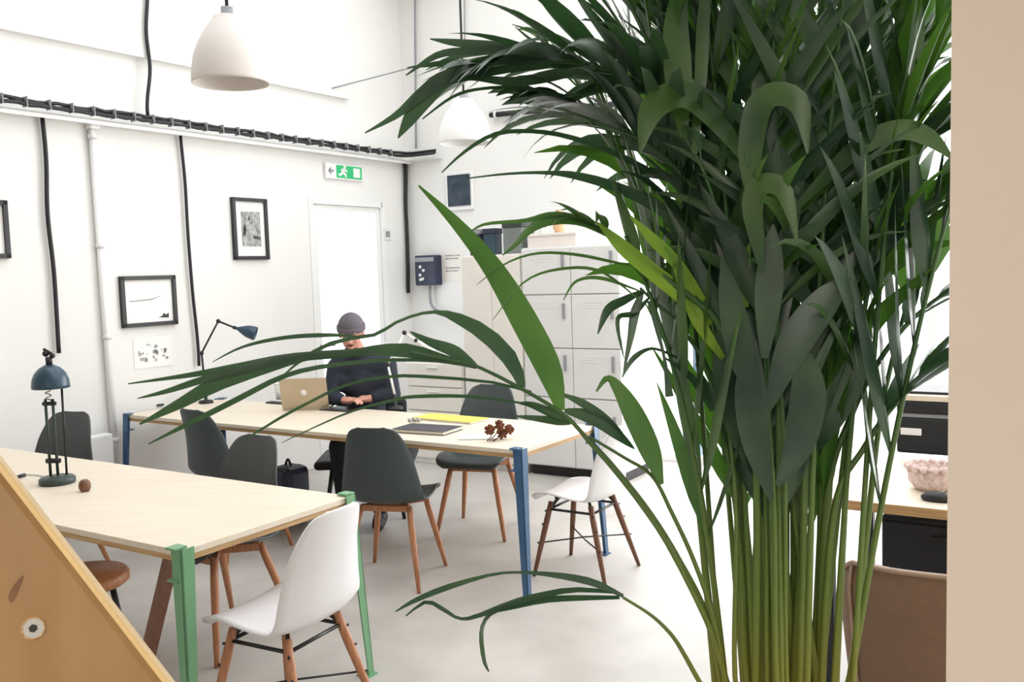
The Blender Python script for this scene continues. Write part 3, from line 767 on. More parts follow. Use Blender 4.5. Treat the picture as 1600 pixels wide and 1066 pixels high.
for c0, c1, hx in ((a2 + .004, mid - .002, mid - .04), (mid + .002, a0 - .014, mid + .04)):
    d = rbox(MB(), c0, c1, LD - .02, LD, .07, zt2 - .01, .003).build('door', M_['cream'], cb)
    mb = MB(); rbox(mb, hx - .006, hx + .006, LD, LD + .02, 1.0, 1.14, .004); mb.build('handle', M_['greyl'], d)
sb0, sb1 = RA(front(634, 620))[0], a2 - .03; zs = front(690, 565).z
sb = thing('drawer_unit', 'low white drawer unit against the far wall right of the seated person', 'drawer unit', R((sb0 + sb1) / 2, LD - .25))
rbox(MB(), sb0, sb1, LB, LD - .02, .0, zs, .004).build('cabinet_body', M_['white'], sb)
for k in range(4):
    z0 = .05 + (zs - .06) * k / 4; z1 = .05 + (zs - .06) * (k + 1) / 4 - .012
    d = rbox(MB(), sb0 + .01, sb1 - .01, LD - .02, LD, z0, z1, .004).build('drawer', M_['cream'], sb)
    rbox(MB(), (sb0 + sb1) / 2 - .06, (sb0 + sb1) / 2 + .06, LD, LD + .015, z1 - .04, z1 - .025, .004).build('handle', M_['greyl'], d)
# things on top of the cupboard and lockers
def ontop(x0, x1, ytop, z, off, dep=.16):
    off = off + LB; c0, c1 = RA(front(x0, 380, off))[0], RA(front(x1, 380, off))[0]; zt_ = front((x0 + x1) / 2, ytop, off).z
    return c0, c1, off - dep, off, z, zt_
def boxthing(name, label, cat, dims, mat, lid=None, lidname='lid'):
    t = thing(name, label, cat, R((dims[0] + dims[1]) / 2, (dims[2] + dims[3]) / 2, dims[4]))
    h = dims[5] - dims[4]
    rbox(MB(), dims[0], dims[1], dims[2], dims[3], dims[4], dims[5] - (h * .2 if lid else 0), .004).build('box_body', M_[mat], t)
    if lid: rbox(MB(), dims[0] - .006, dims[1] + .006, dims[2] - .006, dims[3] + .006, dims[5] - h * .2, dims[5], .004).build(lidname, M_[lid], t)
    return t
boxthing('small_box', 'navy box with grey lid, leftmost on the cream cupboard', 'box', ontop(734, 749, 358, zt2, .4, .1), 'navy', 'grey')
boxthing('small_box', 'dark blue box between the navy box and the grey-green file', 'box', ontop(756, 774, 357, zt2, .38, .1), 'lampblue', 'navy')
boxthing('box_file', 'grey-green box file standing on the right of the cream cupboard', 'box file', ontop(786, 815, 345, zt2, .42, .2), 'sage', 'lampgreen', 'top_strip')
boxthing('storage_box', 'wide pale brown box lying on top of the grey lockers', 'box', ontop(824, 900, 364, zt, .42, .3), 'pink', 'cream')
zb_ = front(862, 364, LB + .42).z
p = R((RA(front(850, 360, LB + .3))[0]), LB + .3, zb_)
bo = thing('white_bottle', 'white bottle with dark cap on the pale brown box', 'bottle', p)
MB().lathe([(.001, 0), (.035, 0), (.037, .01), (.037, .10), (.016, .13), (.001, .13)], p, 20).build('bottle_body', M_['white'], bo)
MB().lathe([(.001, .128), (.018, .128), (.018, .16), (.001, .162)], p, 16).build('cap', M_['navy'], bo)
p = R((RA(front(874, 360, LB + .3))[0]), LB + .3, zb_)
va = thing('peach_vase', 'small peach coloured vase beside the white bottle', 'vase', p)
MB().lathe([(.001, 0), (.03, 0), (.05, .04), (.052, .08), (.03, .13), (.022, .16), (.03, .18), (.024, .18), (.016, .16), (.001, .02)], p, 24).build('vase_body', M_['peach'], va)
MB().tube([p + V((.029 * math.cos(a), .029 * math.sin(a), .18)) for a in [k * PI / 10 for k in range(21)]], .004, 6).build('rim', M_['cream'], va)

# ------------------------------------------------------------------ right hand desk group
DT = .745
pR = atz(1480, 797, DT)                                # on the front edge
dk0 = pR - U * ((1480 - 1300) / F * pR.y / abs(U.x) * 1.0); dlen = 1.9; dd = .80
c = V((dk0.x, dk0.y, 0))
dkm = c + U * dlen / 2 + W * dd / 2
dk = thing('desk', 'pale wooden desk on black legs behind the palm stems', 'desk', dkm)
MB().box(dkm + V((0, 0, DT - .0175)), (dlen, dd, .035), MR, .003).build('desktop', M_['ply'], dk)
MB().box(c + U * dlen / 2 - W * .003 + V((0, 0, DT - .0175)), (dlen, .006, .034), MR).build('front_edge', M_['plyedge'], dk)
for sx in (0, 1):
    for sy in (0, 1):
        q = c + U * (.05 + sx * (dlen - .1)) + W * (.05 + sy * (dd - .1)); MB().box(q + V((0, 0, (DT - .035) / 2)), (.045, .045, DT - .035), MR, .003).build('leg', M_['blackm'], dk)
pq = atz(1366, 815, DT); e = (pq - c).dot(U)
pdm = c + U * (e + .19) + W * .36
pd = thing('pedestal_cabinet', 'black pedestal cabinet under the right hand desk', 'cabinet', pdm)
MB().box(pdm + V((0, 0, .36)), (.46, .56, .64), MR, .006).build('cabinet_body', M_['seatblack'], pd)
for k in range(3):
    dz = MB().box(pdm - W * .286 + V((0, 0, .14 + k * .212)), (.45, .012, .20), MR, .004).build('drawer', M_['seatblack'], pd)
    MB().box(pdm - W * .298 + V((0, 0, .20 + k * .212)), (.12, .012, .012), MR, .003).build('handle', M_['blackm'], dz)
for sx in (-1, 1):
    for sy in (-1, 1): MB().cyl(pdm + U * sx * .19 + W * sy * .23, pdm + U * sx * .19 + W * sy * .23 + V((0, 0, .045)), .02, n=12).build('castor', M_['black'], pd)
# printer
pp = atz(1404, 704, DT); pr0 = V((pp.x, pp.y, DT)); pw, pdp = .46, .34
zt3 = aty(1440, 617, pr0.y + .1).z
pm = pr0 + U * (pw / 2) + W * (pdp / 2 - .05)
prn = thing('printer', 'black desktop printer with a small white label at the back of the desk', 'printer', pm)
hpr = zt3 - DT
MB().box(pm + V((0, 0, hpr * .34)), (pw, pdp, hpr * .68), MR, .01).build('printer_body', M_['seatblack'], prn)
MB().box(pm + V((0, 0, hpr * .72)), (pw - .02, pdp - .02, hpr * .08), MR, .003).build('slot_strip', M_['grey'], prn)
MB().box(pm + V((0, 0, hpr * .88)), (pw, pdp, hpr * .24), MR, .01).build('scanner_lid', M_['seatblack'], prn)
MB().box(pm - W * (pdp / 2 + .002) - U * (pw / 2 - .06) + V((0, 0, hpr * .42)), (.085, .004, .03), MR).build('white_label', M_['paper'], prn)
bd_ = thing('wooden_board', 'pale wooden board lying on top of the black printer', 'board', pm + V((0, 0, hpr)))
MB().box(pm + V((0, 0, hpr + .013)), (pw + .02, pdp, .024), MR, .002).build('board_panel', M_['ply'], bd_)
tb = thing('tablet', 'thin black tablet on the pale board above the printer', 'tablet', pm + V((0, 0, hpr + .025)))
MB().box(pm + V((0, 0, hpr + .031)), (pw - .02, .24, .011), MR, .003).build('tablet_body', M_['black'], tb)
# crochet bowl of stones and a dark mouse
p = atz(1458, 764, DT)
mb = MB(); rn = random.Random(9)
cr_ = thing('crochet_basket', 'pink and white crocheted basket on the right hand desk', 'basket', p)
MB().lathe([(.001, 0), (.06, 0), (.085, .03), (.09, .07), (.078, .085), (.07, .08), (.07, .03), (.001, .012)], p, 28).build('basket_body', M_['crochet'], cr_)
for k in range(16):
    a = k / 16 * 2 * PI; mb.ball(p + V((.086 * math.cos(a), .086 * math.sin(a), .085)), (.017, .017, .014), 8)
mb.build('scalloped_rim', M_['crochet'], cr_)
p = atz(1464, 783, DT); mo = thing('computer_mouse', 'black computer mouse in front of the crocheted basket', 'mouse', p)
MB().ball(p + V((0, 0, .012)), (.055, .032, .022), 14, MR).build('mouse_body', M_['black'], mo)
MB().cyl(p + U * .02 + V((0, -.004, .03)), p + U * .02 + V((0, .004, .03)), .007, n=10).build('scroll_wheel', M_['grey'], mo)

# brown tub armchair, back toward the viewpoint
ac = aty(1428, 1000, 2.52); ac = V((1.20, 2.55, 0))
arm = thing('tub_armchair', 'brown upholstered tub armchair seen from behind on the right', 'armchair', ac, math.radians(-27))
def tub_rows(r_out, z_lo, z_hi_back, z_hi_front):
    rows = []
    for i in range(12):
        row = []
        for j in range(33):
            th = math.radians(-150 + 300 * j / 32) - PI / 2          # open towards +y
            k = abs(j - 16) / 16
            zh = lerp(z_hi_back, z_hi_front, max(0, (k - .30) / .70) ** 1.1)
            s_ = i / 11; z = lerp(z_lo, zh, s_)
            rr = r_out * (lerp(.86, 1.0, s_ ** .7)) * (1 - .05 * max(0, s_ - .85) / .15)
            cx = math.cos(th); sy = math.sin(th)
            p_ = 3.2; f_ = (abs(cx) ** p_ + abs(sy) ** p_) ** (-1 / p_)
            row.append(V((rr * cx * f_ * 1.02, rr * sy * f_, z)))
        rows.append(row)
    return rows
o = MB().grid(tub_rows(.27, .36, .78, .43)).build('backrest', M_['brown'], arm, world=False); mod_solid(o, .05, -1); b_ = o.modifiers.new('soft_edge', 'BEVEL'); b_.width = .015; b_.segments = 3; b_.limit_method = 'ANGLE'
mb = MB(); tr_ = tub_rows(.274, .36, .78, .43); mb.tube([p for p in tr_[-1][4:29]], .007, 8)
for j in (11, 21): mb.tube([r[j] * 1.0 for r in tr_], .005, 6)
mb.build('piping', M_['brownl'], arm, world=False)
mb = MB(); mb.box((0, .02, .42), (.42, .44, .12), None, .04); mb.build('seat_cushion', M_['brown'], arm, world=False)
for sx in (-1, 1):
    for sy in (-1, 1): MB().tube([V((sx * .15, sy * .15, .37)), V((sx * .21, sy * .21, 0))], [.02, .012], 10).build('leg', M_['blackm'], arm, world=False)

# backpack on the floor between the tables
bp = aty(452, 760, 6.0); bp.z = 0
zt4 = aty(452, 727, 6.0).z
bk = thing('backpack', 'dark navy backpack standing on the floor under the far table', 'backpack', bp)
MB().box(bp + V((0, 0, zt4 / 2)), (.20, .22, zt4), MR, .05).build('bag_body', M_['navy'], bk)
MB().box(bp - W * .13 + V((0, 0, zt4 * .35)), (.09, .06, zt4 * .4), MR, .025).build('front_pocket', M_['shirt'], bk)
MB().tube(catmull([bp + U * -.03 + V((0, 0, zt4 - .01)), bp + V((0, 0, zt4 + .04)), bp + U * .03 + V((0, 0, zt4 - .01))], 10), .008, 8).build('carry_handle', M_['black'], bk)

# ------------------------------------------------------------------ the sloping pine board (stair string) in the near left corner
dB = .66
e0 = aty(0, 735, dB); e1 = aty(255, 1066, dB); dirb = (e1 - e0).normalized()
e_m = (e0 + e1) / 2; nf = (CAM - e_m); nf = (nf - dirb * nf.dot(dirb)).normalized()      # the broad face looks at the viewpoint
nb = dirb.cross(nf).normalized()
if nb.x > 0: nb = -nb                                  # into the board (lower left)
nf = (nf + nb * .08).normalized(); nb = dirb.cross(nf).normalized()
if nb.x > 0: nb = -nb
sb_top = e0 + dirb * ((2.68 - e0.z) / dirb.z)
sb_bot = e0 + dirb * ((0.05 - e0.z) / dirb.z)
sg = thing('stair_string', 'sloping varnished pine board close in the lower left corner', 'board', V((sb_bot.x, dB, 0)))
bw, bt = .30, .038
mid = (sb_top + sb_bot) / 2 + nb * bw / 2 - nf * bt / 2; Lb = (sb_top - sb_bot).length - .3
Mb = Matrix((nb, nf, dirb)).transposed()
MB().box(mid, (bw, bt, Lb), Mb, .005).build('board', M_['pine'], sg)
MB().box(mid - nb * (bw / 2 + .001), (.006, bt - .004, Lb - .002), Mb, .0025).build('front_edge', M_['pineedge'], sg)
onb = lambda px, py, o=0.0: atplane(px, py, e0 + nf * o, nf)
s_ = onb(52, 982)
scw = MB().cyl(s_ - nf * .004, s_ + nf * .0006, .0070, n=20).build('screw', M_['steel'], sg)
MB().tube([s_ + nf * .0004 + (nb * math.cos(a) + dirb * math.sin(a)) * .0074 for a in [k * PI / 12 for k in range(25)]], .0008, 6).build('countersink', M_['plyedge'], scw)
MB().cyl(s_, s_ + nf * .0012, .0030, n=6).build('socket', M_['blackm'], scw)
kc = onb(24, 922, .0003); k1 = onb(34, 902, .0003) - kc; k2 = onb(29, 925, .0003) - kc
mb = MB(); vs = []
for k in range(24):
    a = 2 * PI * k / 24; r_ = 1 + .15 * math.sin(3 * a + 1); vs.append(kc + k1 * (r_ * math.cos(a)) + k2 * (r_ * math.sin(a)))
mb.add(vs + [v - nf * .002 for v in vs], [list(range(24))] + [(i, i + 24, (i + 1) % 24 + 24, (i + 1) % 24) for i in range(24)])
mb.build('knot', M_['knot'], sg)

# ------------------------------------------------------------------ the seated person
def person():
    hd = aty(549, 522, 6.1)                              # head centre
    # seat just beyond the table
    t = thing('person', 'person in grey beanie and navy shirt working at the far table', 'person', V((hd.x + .06, hd.y + .15, 0)))
    fx = V((1, 0, 0)); toward = (V((0, 0, 0)) - V((hd.x, hd.y, 0))).normalized(); toward = (toward + V((-.15, 0, 0))).normalized()
    side = V((-toward.y, toward.x, 0))                   # person's left is +side... (to viewer's right)
    if side.x < 0: side = -side
    hip = V((hd.x + .055, hd.y, 0)) - toward * .16; hip.z = .53
    chest = hip + toward * .07 + V((0, 0, .36)); neck = hip + toward * .11 + V((0, 0, .56))
    shz = hd.z - .215
    neck.z = shz + .04; chest.z = shz - .14
    shl, shr = neck + side * .165 - V((0, 0, .045)), neck - side * .165 - V((0, 0, .045))
    handR = atz(538, 632, TT + .03); handR = V((handR.x, handR.y, TT + .058)); handL = handR + side * .16 + toward * -.03
    elR = shr - side * .05 + toward * .06; elL = shl + side * .04 + toward * .06; elR.z = elL.z = TT + .075
    kneeL, kneeR = hip + toward * .42 + side * .12, hip + toward * .42 - side * .12
    kneeL.z = kneeR.z = .52
    ankL, ankR = kneeL + toward * .02, kneeR - toward * .08; ankL.z = ankR.z = .09
    mb = MB()
    tilt = Matrix.Rotation(0, 3, 'Z')
    Mh = Matrix((side, -toward, V((0, 0, 1)))).transposed() @ Matrix.Rotation(math.radians(16), 3, 'X')   # looking down
    def hp(x, y, z): return hd + Mh @ V((x, y, z))        # y<0 is forward for Mh
    mb.ball(hp(0, .01, .035), (.075, .092, .085), 20, Mh); mb.ball(hp(0, -.03, -.03), (.060, .062, .075), 18, Mh); mb.ball(hp(0, -.055, -.085), (.036, .034, .026), 14, Mh)
    mb.tube([hp(0, -.09, .02), hp(0, -.108, -.02), hp(0, -.10, -.03)], [.009, .014, .012], 10); mb.ball(hp(0, -.108, -.022), .014, 10)
    for s in (-1, 1):
        mb.ball(hp(s * .076, .012, -.005), (.012, .02, .032), 10, Mh); mb.ball(hp(s * .03, -.082, .032), (.022, .012, .008), 10, Mh); mb.ball(hp(s * .036, -.07, -.02), (.02, .018, .018), 10, Mh)
    mb.ball(hp(0, -.088, -.058), (.022, .012, .006), 10, Mh); mb.ball(hp(0, -.088, -.07), (.018, .012, .006), 10, Mh)
    mb.chain([(hp(0, .02, -.06), .052), (neck, .055), (chest + V((0, 0, .08)), .11)])
    mb.chain([(chest + V((0, 0, .04)), .115), (hip + V((0, 0, .1)), .115), (hip, .12)])
    for s, sh, el, ha in ((1, shl, elL, handL), (-1, shr, elR, handR)):
        mb.chain([(neck - V((0, 0, .03)), .06), (sh, .058), (sh.lerp(el, .5), .046), (el, .041), (el.lerp(ha, .4), .039), (el.lerp(ha, .85), .027), (ha, .026)])
        fw = (ha - el); fw.z = 0; fw.normalize(); sv = V((-fw.y, fw.x, 0))
        palm = ha + fw * .045
        mb.chain([(ha, .024), (palm, .026)]); mb.ball(palm, (.042, .042, .017), 12)
        for k, (o_, L_) in enumerate(((-.030, .062), (-.010, .074), (.010, .07), (.029, .054))):
            b0 = palm + sv * o_ + fw * .03
            mb.chain([(b0, .0095), (b0 + fw * L_ * .5 + V((0, 0, .008)), .0088), (b0 + fw * L_ * .85 - V((0, 0, .008)), .008), (b0 + fw * L_ - V((0, 0, .02)), .007)], 8)
        tb0 = palm - sv * .03 * s - fw * .02
        mb.chain([(tb0, .012), (tb0 - sv * .03 * s + fw * .02 - V((0, 0, .006)), .010), (tb0 - sv * .036 * s + fw * .048 - V((0, 0, .012)), .008)], 8)
    for s, kn_, an in ((1, kneeL, ankL), (-1, kneeR, ankR)):
        h0 = hip + side * s * .09
        mb.chain([(h0, .09), (kn_, .062), (kn_.lerp(an, .4), .054), (an, .038), (V((an.x, an.y, .05)) , .036), (V((an.x, an.y, .04)) + toward * .13, .03)])
    body = mb.build('body', M_['skin'], t)
    r = body.modifiers.new('fuse', 'REMESH'); r.mode = 'VOXEL'; r.voxel_size = .0065; r.use_smooth_shade = True
    sm_ = body.modifiers.new('soften', 'SMOOTH'); sm_.iterations = 3; sm_.factor = .5
    # clothes
    mb = MB()
    mb.chain([(neck + V((0, 0, .005)), .066), (chest + V((0, 0, .08)), .128)]); mb.chain([(chest + V((0, 0, .05)), .132), (hip + V((0, 0, .12)), .135), (hip, .132)])
    mb.chain([(shl, .07), (neck - V((0, 0, .035)), .078), (shr, .07)]); mb.chain([(shl - V((0, 0, .08)), .075), (chest, .115), (shr - V((0, 0, .08)), .075)])
    for sh, el, ha in ((shl, elL, handL), (shr, elR, handR)):
        mb.chain([(sh, .07), (sh.lerp(el, .5), .058), (el, .054), (el.lerp(ha, .45), .050), (el.lerp(ha, .72), .042)])
    sh_ = mb.build('shirt', M_['shirt'], t); r = sh_.modifiers.new('fuse', 'REMESH'); r.mode = 'VOXEL'; r.voxel_size = .01; r.use_smooth_shade = True
    sm_ = sh_.modifiers.new('soften', 'SMOOTH'); sm_.iterations = 4
    mb = MB()
    for s, kn_, an in ((1, kneeL, ankL), (-1, kneeR, ankR)):
        h0 = hip + side * s * .085 - V((0, 0, .005)); mb.chain([(hip - V((0, 0, .01)), .12), (h0, .105), (kn_, .074), (kn_.lerp(an, .4), .064), (an.lerp(kn_, .05), .05)])
    tr = mb.build('trousers', M_['jeans'], t); r = tr.modifiers.new('fuse', 'REMESH'); r.mode = 'VOXEL'; r.voxel_size = .01; r.use_smooth_shade = True
    for s, an in ((1, ankL), (-1, ankR)):
        mb = MB(); mb.chain([(V((an.x, an.y, .055)) - toward * .03, .046), (V((an.x, an.y, .045)) + toward * .06, .044), (V((an.x, an.y, .04)) + toward * .14, .038)])
        mb.v = [V((v.x, v.y, max(v.z, 0.002))) for v in mb.v]; mb.build('shoe', M_['shoe'], t)
    # beanie with a turned-up band
    mb = MB(); pr = []
    for i in range(12):
        a = i / 11 * PI / 2; pr.append((max(.001, 1.0 * math.cos(a)), math.sin(a)))
    vs = [(r_ * .088, z_ * .098) for r_, z_ in pr]
    mb.lathe([(.084, -.01)] + vs, (0, 0, 0), 28)
    cen = hp(0, .012, .045); Sc = Mh @ Matrix.Diagonal((1, 1.16, 1)) 
    mb.v = [cen + Sc @ v for v in mb.v]; bn = mb.build('beanie', M_['beanie'], t)
    mb = MB(); mb.lathe([(.088, -.022), (.094, -.018), (.095, .012), (.089, .02)], (0, 0, 0), 28); mb.v = [cen + Sc @ v for v in mb.v]; mb.build('turned_band', M_['beanie'], bn)
    mb = MB()
    for s in (-1, 1): mb.ball(hp(s * .03, -.086, .016), (.011, .006, .006), 10, Mh)
    mb.build('eyes', M_['inkd'], t)
    mb = MB(); mb.ball(hp(0, -.058, -.09), (.046, .042, .030), 14, Mh); mb.ball(hp(0, -.094, -.048), (.026, .010, .006), 10, Mh)
    mb.build('beard', M_['hair'], t)
    # the chair the person sits on
    c2 = V((hip.x, hip.y, 0))
    ch = thing('armchair', 'black low chair under the seated person', 'chair', c2, math.atan2(toward.y, toward.x) - PI / 2)
    mb = MB(); mb.box((0, .03, .362), (.66, .48, .06), None, .03); mb.build('seat', M_['seatblack'], ch, world=False)
    mb = MB(); mb.box((0, -.27, .55), (.50, .05, .34), None, .025); mb.build('backrest', M_['seatblack'], ch, world=False)
    for sx in (-1, 1):
        for sy in (-1, 1): MB().tube([V((sx * .20, .05 + sy * .2, .36)), V((sx * .26, .05 + sy * .25, 0))], [.018, .012], 10).build('leg', M_['blackm'], ch, world=False)
person()

# ------------------------------------------------------------------ the areca palm
PX, PY = .515, 1.78
pot_c = V((PX, PY, 0))
palm = thing('potted_palm', 'tall potted areca palm with arching green fronds in the foreground', 'palm', pot_c)
MB().lathe([(.001, 0), (.15, 0), (.155, .02), (.20, .58), (.215, .60), (.215, .64), (.20, .64), (.19, .60), (.17, .5), (.001, .48)], pot_c, 40).build('planter', M_['terracotta'], palm)
MB().lathe([(.188, .60), (.1, .612), (.001, .615)], pot_c, 32).build('soil', M_['soil'], palm)

def wprof(t):                                          # lanceolate leaflet
    return (min(1, .22 + t / .28 * .78) if t < .28 else 1 - ((t - .28) / .72) ** 1.7) 
def guard(p):
    if p.x > .40 and p.y < 1.30: p = V((p.x, 1.30 + (1.30 - p.y) * .05, p.z))
    return p
def blade(mb, pts, w, nrm, fold=.22, wf=wprof):
    """a leaflet: folded strip along pts, half width w, facing nrm"""
    rows = []; k = len(pts)
    for i, p in enumerate(pts):
        t = (pts[min(i + 1, k - 1)] - pts[max(i - 1, 0)])
        if t.length < 1e-9: t = V((0, 0, 1))
        t.normalize(); n = nrm - t * nrm.dot(t)
        if n.length < 1e-4: n = t.orthogonal()
        n.normalize(); s_ = t.cross(n); hw = (w[i] if isinstance(w, list) else w * wf(i / (k - 1))) + .0006
        rows.append([guard(p - s_ * hw + n * hw * fold), guard(p), guard(p + s_ * hw + n * hw * fold)])
    mb.grid(rows)
def frond_auto(path, t0, n, Lf, wd, droop, rn, a0=62, a1=18, rise=.12, tilt=.5, cone=1.0):
    """leaflets in pairs along a rachis path"""
    mb = MB(); K_ = len(path) - 1
    def P(t):
        x = t * K_; i = min(int(x), K_ - 1); return path[i].lerp(path[i + 1], x - i)
    for i in range(n):
        t = t0 + (1 - t0) * (i + .3) / n
        p = P(t); T = (P(min(1, t + .02)) - P(max(0, t - .02))).normalized()
        S = T.cross(V((0, 0, 1)))
        if S.length < .05: S = T.orthogonal()
        S.normalize(); Nf = S.cross(T).normalized(); s = (t - t0) / (1 - t0)
        al = math.radians(lerp(a0, a1, s))
        ln = Lf * (.72 + .5 * math.sin(PI * min(1, s * 1.15 + .1)) - .35 * s) * rn.uniform(.82, 1.12)
        for sg_ in (-1, 1):
            d = (T * math.cos(al) + S * (sg_ * math.sin(al)) + Nf * rise * rn.uniform(.2, 1.6) + V((rn.uniform(-1, 1), rn.uniform(-1, 1), rn.uniform(-1, 1))) * .10).normalized()
            pts = [p]; q = p.copy(); m_ = 8; g = droop * rn.uniform(.5, 1.5)
            for k in range(m_):
                q = q + d * (ln / m_); pts.append(q.copy()); d = (d + V((0, 0, -g * (.4 + k / m_ * 1.3)))).normalized()
            nr = (Nf + S * (sg_ * rn.uniform(-tilt, tilt)) + V((rn.uniform(-.4, .4), rn.uniform(-.4, .4), 0))).normalized()
            blade(mb, pts, wd * rn.uniform(.75, 1.15), nr)
    return mb
def add_frond(mb, path, r0, r1, leaf):
    if not mb.v: return
    f = mb.build('frond', M_[leaf], palm)
    k = len(path); MB().tube(path, [lerp(r0, r1, i / (k - 1)) for i in range(k)], 7).build('stem', M_['stem'], f)
def arc(base, az, th0, th1, L, p=1.6, n=26, twist=0.0):
    q = base.copy(); out = [q.copy()]
    for i in range(n):
        s = (i + .5) / n; th = th0 + (th1 - th0) * s ** p; a = az + twist * s
        q = q + V((math.sin(th) * math.cos(a), math.sin(th) * math.sin(a), math.cos(th))) * (L / n); out.append(q.copy())
    return [guard(x) for x in out]
rn = random.Random(21)
NF = 22
for k in range(NF):
    az = 2 * PI * (k * .381966) + rn.uniform(-.2, .2)
    ring = rn.uniform(.02, .13)
    base = pot_c + V((ring * math.cos(az), ring * math.sin(az), .60))
    near = max(0, -math.sin(az)); lat = abs(math.cos(az))
    inner = k % 3 == 0 or near > .6
    th0 = rn.uniform(.02, .07) if inner else rn.uniform(.05, .11)
    th1 = (rn.uniform(.3, .7) if inner else rn.uniform(.8, 1.2)) * (1 - .4 * near) * (1 - .3 * lat)
    L = rn.uniform(1.6, 1.95) if inner else rn.uniform(1.5, 1.8)
    path = arc(base, az, th0, th1, L, p=3.4)
    wide = k % 2 == 0
    mb = frond_auto(path, rn.uniform(.46, .56), 9 if wide else 13, rn.uniform(.30, .40), rn.uniform(.017, .024) if wide else rn.uniform(.008, .012), rn.uniform(.05, .14), rn, a0=44, a1=14, tilt=.9)
    add_frond(mb, path, rn.uniform(.0055, .009), .003, rn.choice(['leaf', 'leafd', 'leafd', 'leaf']))
# short young fronds filling the heart of the clump
for k in range(6):
    az = 2 * PI * (k * .381966) + 1.0; ring = rn.uniform(.03, .12)
    base = pot_c + V((ring * math.cos(az), ring * math.sin(az), .60))
    path = arc(base, az, rn.uniform(.05, .16), rn.uniform(.2, .5) * (1 - .3 * max(0, -math.sin(az))), rn.uniform(1.0, 1.25), p=2.4)
    mb = frond_auto(path, .42, 7, .40, .022, .03, rn, a0=26, a1=8, rise=.2)
    add_frond(mb, path, .008, .003, rn.choice(['leaf', 'leafd', 'leafd']))
# bare leaf stalks seen in the lower bundle
def traced(pts, d0, d1): 
    n = len(pts); return [aty(x, y, lerp(d0, d1, i / (n - 1))) for i, (x, y) in enumerate(pts)]
def hero(stem_px, d0, d1, leaflets, leaf='leaf', r0=.006, r1=.0025, root=None):
    st_ = traced(stem_px, d0, d1)
    if root is not None: st_ = [V(root)] + st_
    path = catmull(st_, 30)
    mb = MB()
    for pts, da, db, w in leaflets:
        c_ = catmull(traced(pts, da, db), 18)
        tov = (CAM - c_[9]).normalized(); n_ = (tov + V((0, 0, .5)) + V((rn.uniform(-.2, .2), 0, 0))).normalized()
        sc_ = (da + db) / 2 / F
        if isinstance(w, (list, tuple)):
            ws = [p.x * sc_ / 2 for p in catmull([V((x, 0, 0)) for x in w], 18)]; blade(mb, c_, ws, n_, .15)
        else: blade(mb, c_, w * sc_ / 2 * 1.1, n_, .15)
    add_frond(mb, path, r0, r1, leaf)
rb = lambda dx, dy: pot_c + V((dx, dy, .60))
hero([(1140, 1090), (1120, 1016), (1100, 962), (1049, 861), (1010, 800), (960, 735), (920, 690), (884, 650), (816, 608), (746, 573), (700, 562), (640, 550)], 1.72, 1.55, [
    ([(816, 606), (800, 566), (760, 524), (715, 498), (683, 488), (651, 492), (615, 506), (587, 523), (528, 533), (482, 555), (440, 589)], 1.6, 1.62, [10, 26, 27, 18, 6, 4, 4, 5, 6, 5, 1]),
    ([(746, 574), (708, 549), (672, 535), (640, 518)], 1.58, 1.6, 18),
    ([(744, 574), (690, 560), (640, 549), (590, 548), (540, 552), (480, 557), (420, 571), (340, 600), (280, 632), (218, 663)], 1.58, 1.5, [6, 14, 24, 18, 8, 14, 25, 24, 16, 2]),
    ([(590, 551), (540, 553), (450, 560), (380, 572), (300, 586), (200, 600)], 1.56, 1.52, [10, 14, 14, 12, 8, 1]),
    ([(744, 574), (680, 564), (609, 563), (553, 567), (483, 577), (432, 593), (370, 625), (300, 660), (232, 694)], 1.57, 1.5, [4, 5, 5, 6, 7, 8, 9, 8, 1]),
    ([(830, 613), (764, 597), (651, 588), (609, 589), (567, 595), (528, 607), (497, 622), (440, 652), (370, 695)], 1.6, 1.55, [4, 4, 5, 4, 4, 4, 4, 4, 1]),
    ([(872, 640), (750, 621), (651, 620), (609, 627), (539, 647), (440, 692)], 1.62, 1.56, 5),
    ([(470, 560), (400, 575), (321, 593), (260, 612), (214, 623)], 1.54, 1.5, 13),
    ([(560, 527), (525, 524), (463, 526), (410, 534), (370, 546), (332, 566)], 1.56, 1.5, 6),
    ([(890, 658), (860, 645), (830, 633), (808, 630)], 1.63, 1.6, 14),
    ([(892, 662), (850, 656), (803, 650)], 1.63, 1.6, 12),
    ([(882, 642), (930, 655), (965, 680), (992, 702)], 1.63, 1.66, 24),
    ([(878, 616), (905, 628), (935, 645), (960, 665), (980, 688)], 1.63, 1.66, 12),
], 'leafd', root=rb(-.11, -.02))
hero([(1128, 1085), (1106, 966), (1058, 868), (1012, 795), (962, 732), (922, 688), (878, 644)], 1.74, 1.63, [
    ([(876, 642), (858, 580), (820, 505), (770, 420), (715, 352), (654, 290)], 1.62, 1.66, [12, 40, 44, 34, 20, 2]),
], 'leaf', root=rb(-.105, .0))
hero([(1135, 1080), (1113, 962), (1083, 874), (1049, 800), (1019, 744), (975, 715), (920, 682)], 1.72, 1.64, [
    ([(1034, 757), (1016, 706), (990, 650), (966, 608), (948, 592), (932, 612)], 1.66, 1.62, [6, 34, 36, 22, 10, 2]),
], 'leaf', root=rb(-.10, .02))
